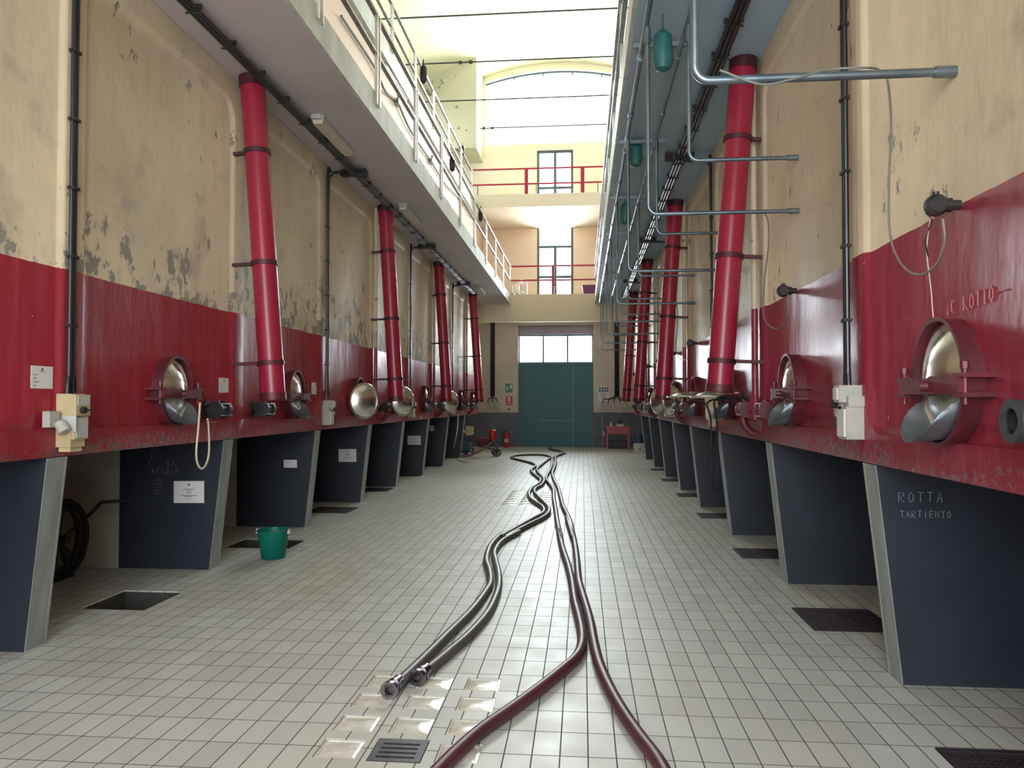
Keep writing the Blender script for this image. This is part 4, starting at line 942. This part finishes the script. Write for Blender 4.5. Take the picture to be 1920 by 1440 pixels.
# ------------------------------------------------------------------ equipment at the far end
def wheel(mb, c, r, w, ax=(0, 1, 0)):
    c = Vector(c); ax = Vector(ax); mb.ring(c-ax*w/2, c+ax*w/2, r, r*.68, 24); mb.cyl(c-ax*w*.5, c+ax*w*.5, r*.22, n=12)
    u, v = ortho(ax)
    for k in range(3): a = k*2*PI/3+.5; d = u*math.cos(a)+v*math.sin(a); mb.bar(c, c+d*r*.75, r*.28, w*.7, ax)
p0 = Vector((-2.47, 22.25, 0)); t = thing('wheeled_pump', 'small wheeled pump with a shiny red canister and hose by the left piers', 'pump', p0)
mb = MB(); wheel(mb, (0, 0, .115), .115, .05); mb.build('wheel', M_RUB, t)
mb = MB(); wheel(mb, (-.10, .38, .115), .115, .05); mb.build('wheel', M_RUB, t)
mb = MB(); mb.bar((.0, .03, .10), (-.03, .03, .62), .05, .07); mb.bar((-.03, .03, .60), (-.02, .03, .90), .025, .025); mb.bar((-.02, .03, .90), (.0, .20, .92), .025, .025); mb.bar((-.6, .15, .30), (.02, .10, .18), .05, .04); mb.build('frame', M_BLK, t)
mb = MB(); mb.lathe([(.03, 0), (.08, .02), (.095, .08), (.095, .22), (.08, .29), (.03, .33)], (-.13, 0, .47), (0, 0, 1), 20); mb.build('canister', M_REDX, t)
mb = MB(); mb.cyl((-.55, .12, .42), (-.22, .08, .42), .12, n=20); mb.cyl((-.62, .12, .42), (-.55, .12, .42), .09, n=16); mb.cyl((-.22, .08, .42), (-.13, .0, .50), .04, n=10); mb.build('motor', M_REDI, t)
p1 = Vector((-3.45, 22.2, 0)); t = thing('hose_cart', 'dark red tilted drum cart on black wheels in front of the far left vats', 'cart', p1)
mb = MB(); wheel(mb, (-.02, -.15, .14), .14, .05); mb.build('wheel', M_RUB, t); mb = MB(); wheel(mb, (.14, .25, .14), .14, .05); mb.build('wheel', M_RUB, t)
mb = MB(); mb.cyl((-.42, 0, .42), (.02, 0, .70), .02, n=8); mb.lathe([(.02, -.30), (.16, -.28), (.17, .10), (.16, .24), (.05, .30)], (-.20, 0, .55), (.55, 0, .80), 22); mb.build('drum', M_REDI, t)
mb = MB(); mb.bar((-.30, .0, .16), (.14, 0, .16), .35, .06); mb.bar((.05, 0, .16), (.12, 0, .74), .05, .05); mb.bar((.12, -.1, .74), (.12, .1, .74), .03, .03); mb.box(-.05, .22, -.18, .22, .20, .40); mb.build('chassis', mat('cart_teal_dark', (.015, .05, .06), .5), t)
mb = MB(); mb.box(.08, .26, -.1, .06, .62, .88); mb.box(.26, .29, -.1, .06, .65, .86); mb.build('control_box', M_BEIGE, t)
P = [p0+Vector((-.12, -.02, .46)), p0+Vector((-.25, -.04, .33)), p0+Vector((-.5, -.1, .16)), p0+Vector((-.8, -.2, .05)), p0+Vector((-1.2, -.3, .035)), p0+Vector((-1.7, -.3, .035)), p0+Vector((-2.2, -.1, .035))]
mb = MB(); S = spline(P, 6); mb.tube(S, .032, 12); single(mb, 'pump_hose', M_HOSEB, 'brown hose drooping from the wheeled pump to the floor', 'hose', S[0])
P = [onx(859, 778, -3.2), onx(858, 800, -3.15), onx(855, 820, -3.1), ony(851, 838, 21.3), onz(853, 852, .02), onz(861, 863, .015), onz(885, 867, .015), onz(905, 860, .015)]
cable(P, .012, M_WHITEC, 'thin pale cable hanging from the far left vat to the floor')
# extinguisher
e0 = Vector((-2.66, 26.95, 0)); t = thing('fire_extinguisher', 'red fire extinguisher standing on the floor left of the green door', 'fire extinguisher', e0)
mb = MB(); mb.lathe([(.02, 0), (.082, 0), (.085, .02), (.085, .44), (.06, .51), (.03, .54)], (0, 0, 0), (0, 0, 1), 22); mb.build('cylinder', M_REDX, t)
mb = MB(); mb.cyl((0, 0, .54), (0, 0, .59), .022, n=10); mb.bar((-.02, 0, .60), (.11, 0, .63), .03, .014); mb.bar((-.02, 0, .58), (.10, 0, .585), .03, .012); mb.build('valve_head', M_BLK, t)
mb = MB(); mb.tube(spline([(-.02, -.02, .57), (-.12, -.03, .54), (-.13, -.05, .35), (-.10, -.06, .15)], 5), .011, 8); mb.build('hose', M_RUB, t)
mb = MB(); mb.ring((0, 0, .18), (0, 0, .30), .0865, .084, 22); mb.build('label_band', mat('pale_label', (.62, .40, .36), .5), t)
# red workbench
t0 = Vector((1.2, 26.6, 0)); t = thing('red_workbench', 'red metal workbench with a drawer against the grey end wall', 'workbench', t0)
mb = MB(); mb.box(-.42, .42, -.28, .28, .70, .76); mb.build('top', M_SIGNR, t)
mb = MB(); mb.box(-.39, .39, -.27, .26, .50, .70); mb.build('body', M_RAILR, t)
mb = MB(); mb.box(-.33, .33, -.285, -.27, .53, .68); mb.cyl((0, -.31, .61), (0, -.285, .61), .02, n=10); mb.build('drawer', M_SIGNR, t)
for sx in (-1, 1):
    for sy in (-1, 1): mb = MB(); mb.box(sx*.39-.0, sx*.33, sy*.26, sy*.20, 0, .50); mb.build('leg', M_RAILR, t)
mb = MB(); mb.box(-.34, .34, -.20, .20, .0, .26); single_o = mb.build('lower_box', mat('bench_dark_blue', (.03, .035, .05), .6), t)  # dark blue box between the bench legs
mb = MB(); mb.lathe([(.07, 0), (.065, .02), (.025, .10), (.012, .16)], (0.98, 26.5, .76), (0, 0, 1), 16); single(mb, 'funnel', M_WHITEC, 'small white upturned funnel on the red workbench', 'funnel', (.98, 26.5, .76))
mb = MB(); mb.box(1.16, 1.40, 26.45, 26.60, .76, .84); mb.box(1.20, 1.24, 26.43, 26.45, .77, .81); single(mb, 'tool_tray', M_WHITEC, 'white open tray on the red workbench', 'tray', (1.28, 26.5, .76))
mb = MB(); mb.box(1.20, 1.38, 26.62, 26.74, .76, .90); mb.cyl((1.29, 26.68, .90), (1.29, 26.68, .97), .04, n=10); single(mb, 'tool_case', M_BLK, 'dark tool case behind the white tray on the workbench', 'case', (1.29, 26.68, .76))
c0 = Vector((1.80, 24.95, 0)); t = thing('plastic_crate', 'white plastic crate with a dark slot on the floor by the far right pier', 'crate', c0)
mb = MB(); mb.plate(rect(-.17, .17, 0, .26), [rect(-.02, .10, .18, .21)], lambda p, q, tt: (p, tt, q), -.15, -.135); mb.box(-.17, .17, .135, .15, 0, .26); mb.box(-.17, -.155, -.135, .135, 0, .26); mb.box(.155, .17, -.135, .135, 0, .26); mb.box(-.155, .155, -.135, .135, 0, .015); mb.build('shell', M_WHITEC, t)
mb = MB(); mb.cyl((.03, -.158, .09), (.03, -.15, .09), .04, n=14); mb.build('emblem', mat('crate_print', (.35, .30, .22), .6), t)
d0 = Vector((1.84, 25.5, 0)); mb = MB(); mb.lathe([(.16, 0), (.17, .02), (.17, .20), (.175, .22), (.17, .24), (.17, .5), (.14, .55), (.04, .56)], d0, (0, 0, 1), 22); single(mb, 'plastic_drum', M_BLUEC, 'blue plastic drum behind the white crate', 'drum', d0)
# things on the lower end balcony
e1 = Vector((-2.0, 24.75, ZF)); t = thing('steel_filter', 'shiny steel filter machine on the lower end balcony', 'machine', e1)
mb = MB(); mb.box(-.32, .32, -.15, .25, .0, .08); mb.cyl((-.25, 0, 0), (-.25, 0, .14), .05, n=10); mb.build('base', M_STEELD, t)
mb = MB(); mb.lathe([(.02, .08), (.11, .09), (.16, .30), (.16, .44), (.08, .46), (.07, .60), (.02, .62)], (-.03, .05, 0), (0, 0, 1), 22); mb.build('vessel', M_STEEL, t)
mb = MB(); mb.cyl((.17, .05, .08), (.17, .05, .50), .06, n=14); mb.cyl((-.22, .05, .08), (-.22, .05, .40), .05, n=14); mb.build('tank', M_STEEL, t)
mb = MB(); mb.prism([(-.22, .0), (.22, .0), (.25, .37), (-.27, .37)], lambda p, q, tt: (p, tt, q), -.15, .15)
o = mb.build('purple_crate', M_PURP); o.location = (.27, 24.8, ZF); tag(o, 'purple plastic tub on the right of the lower end balcony', 'tub')
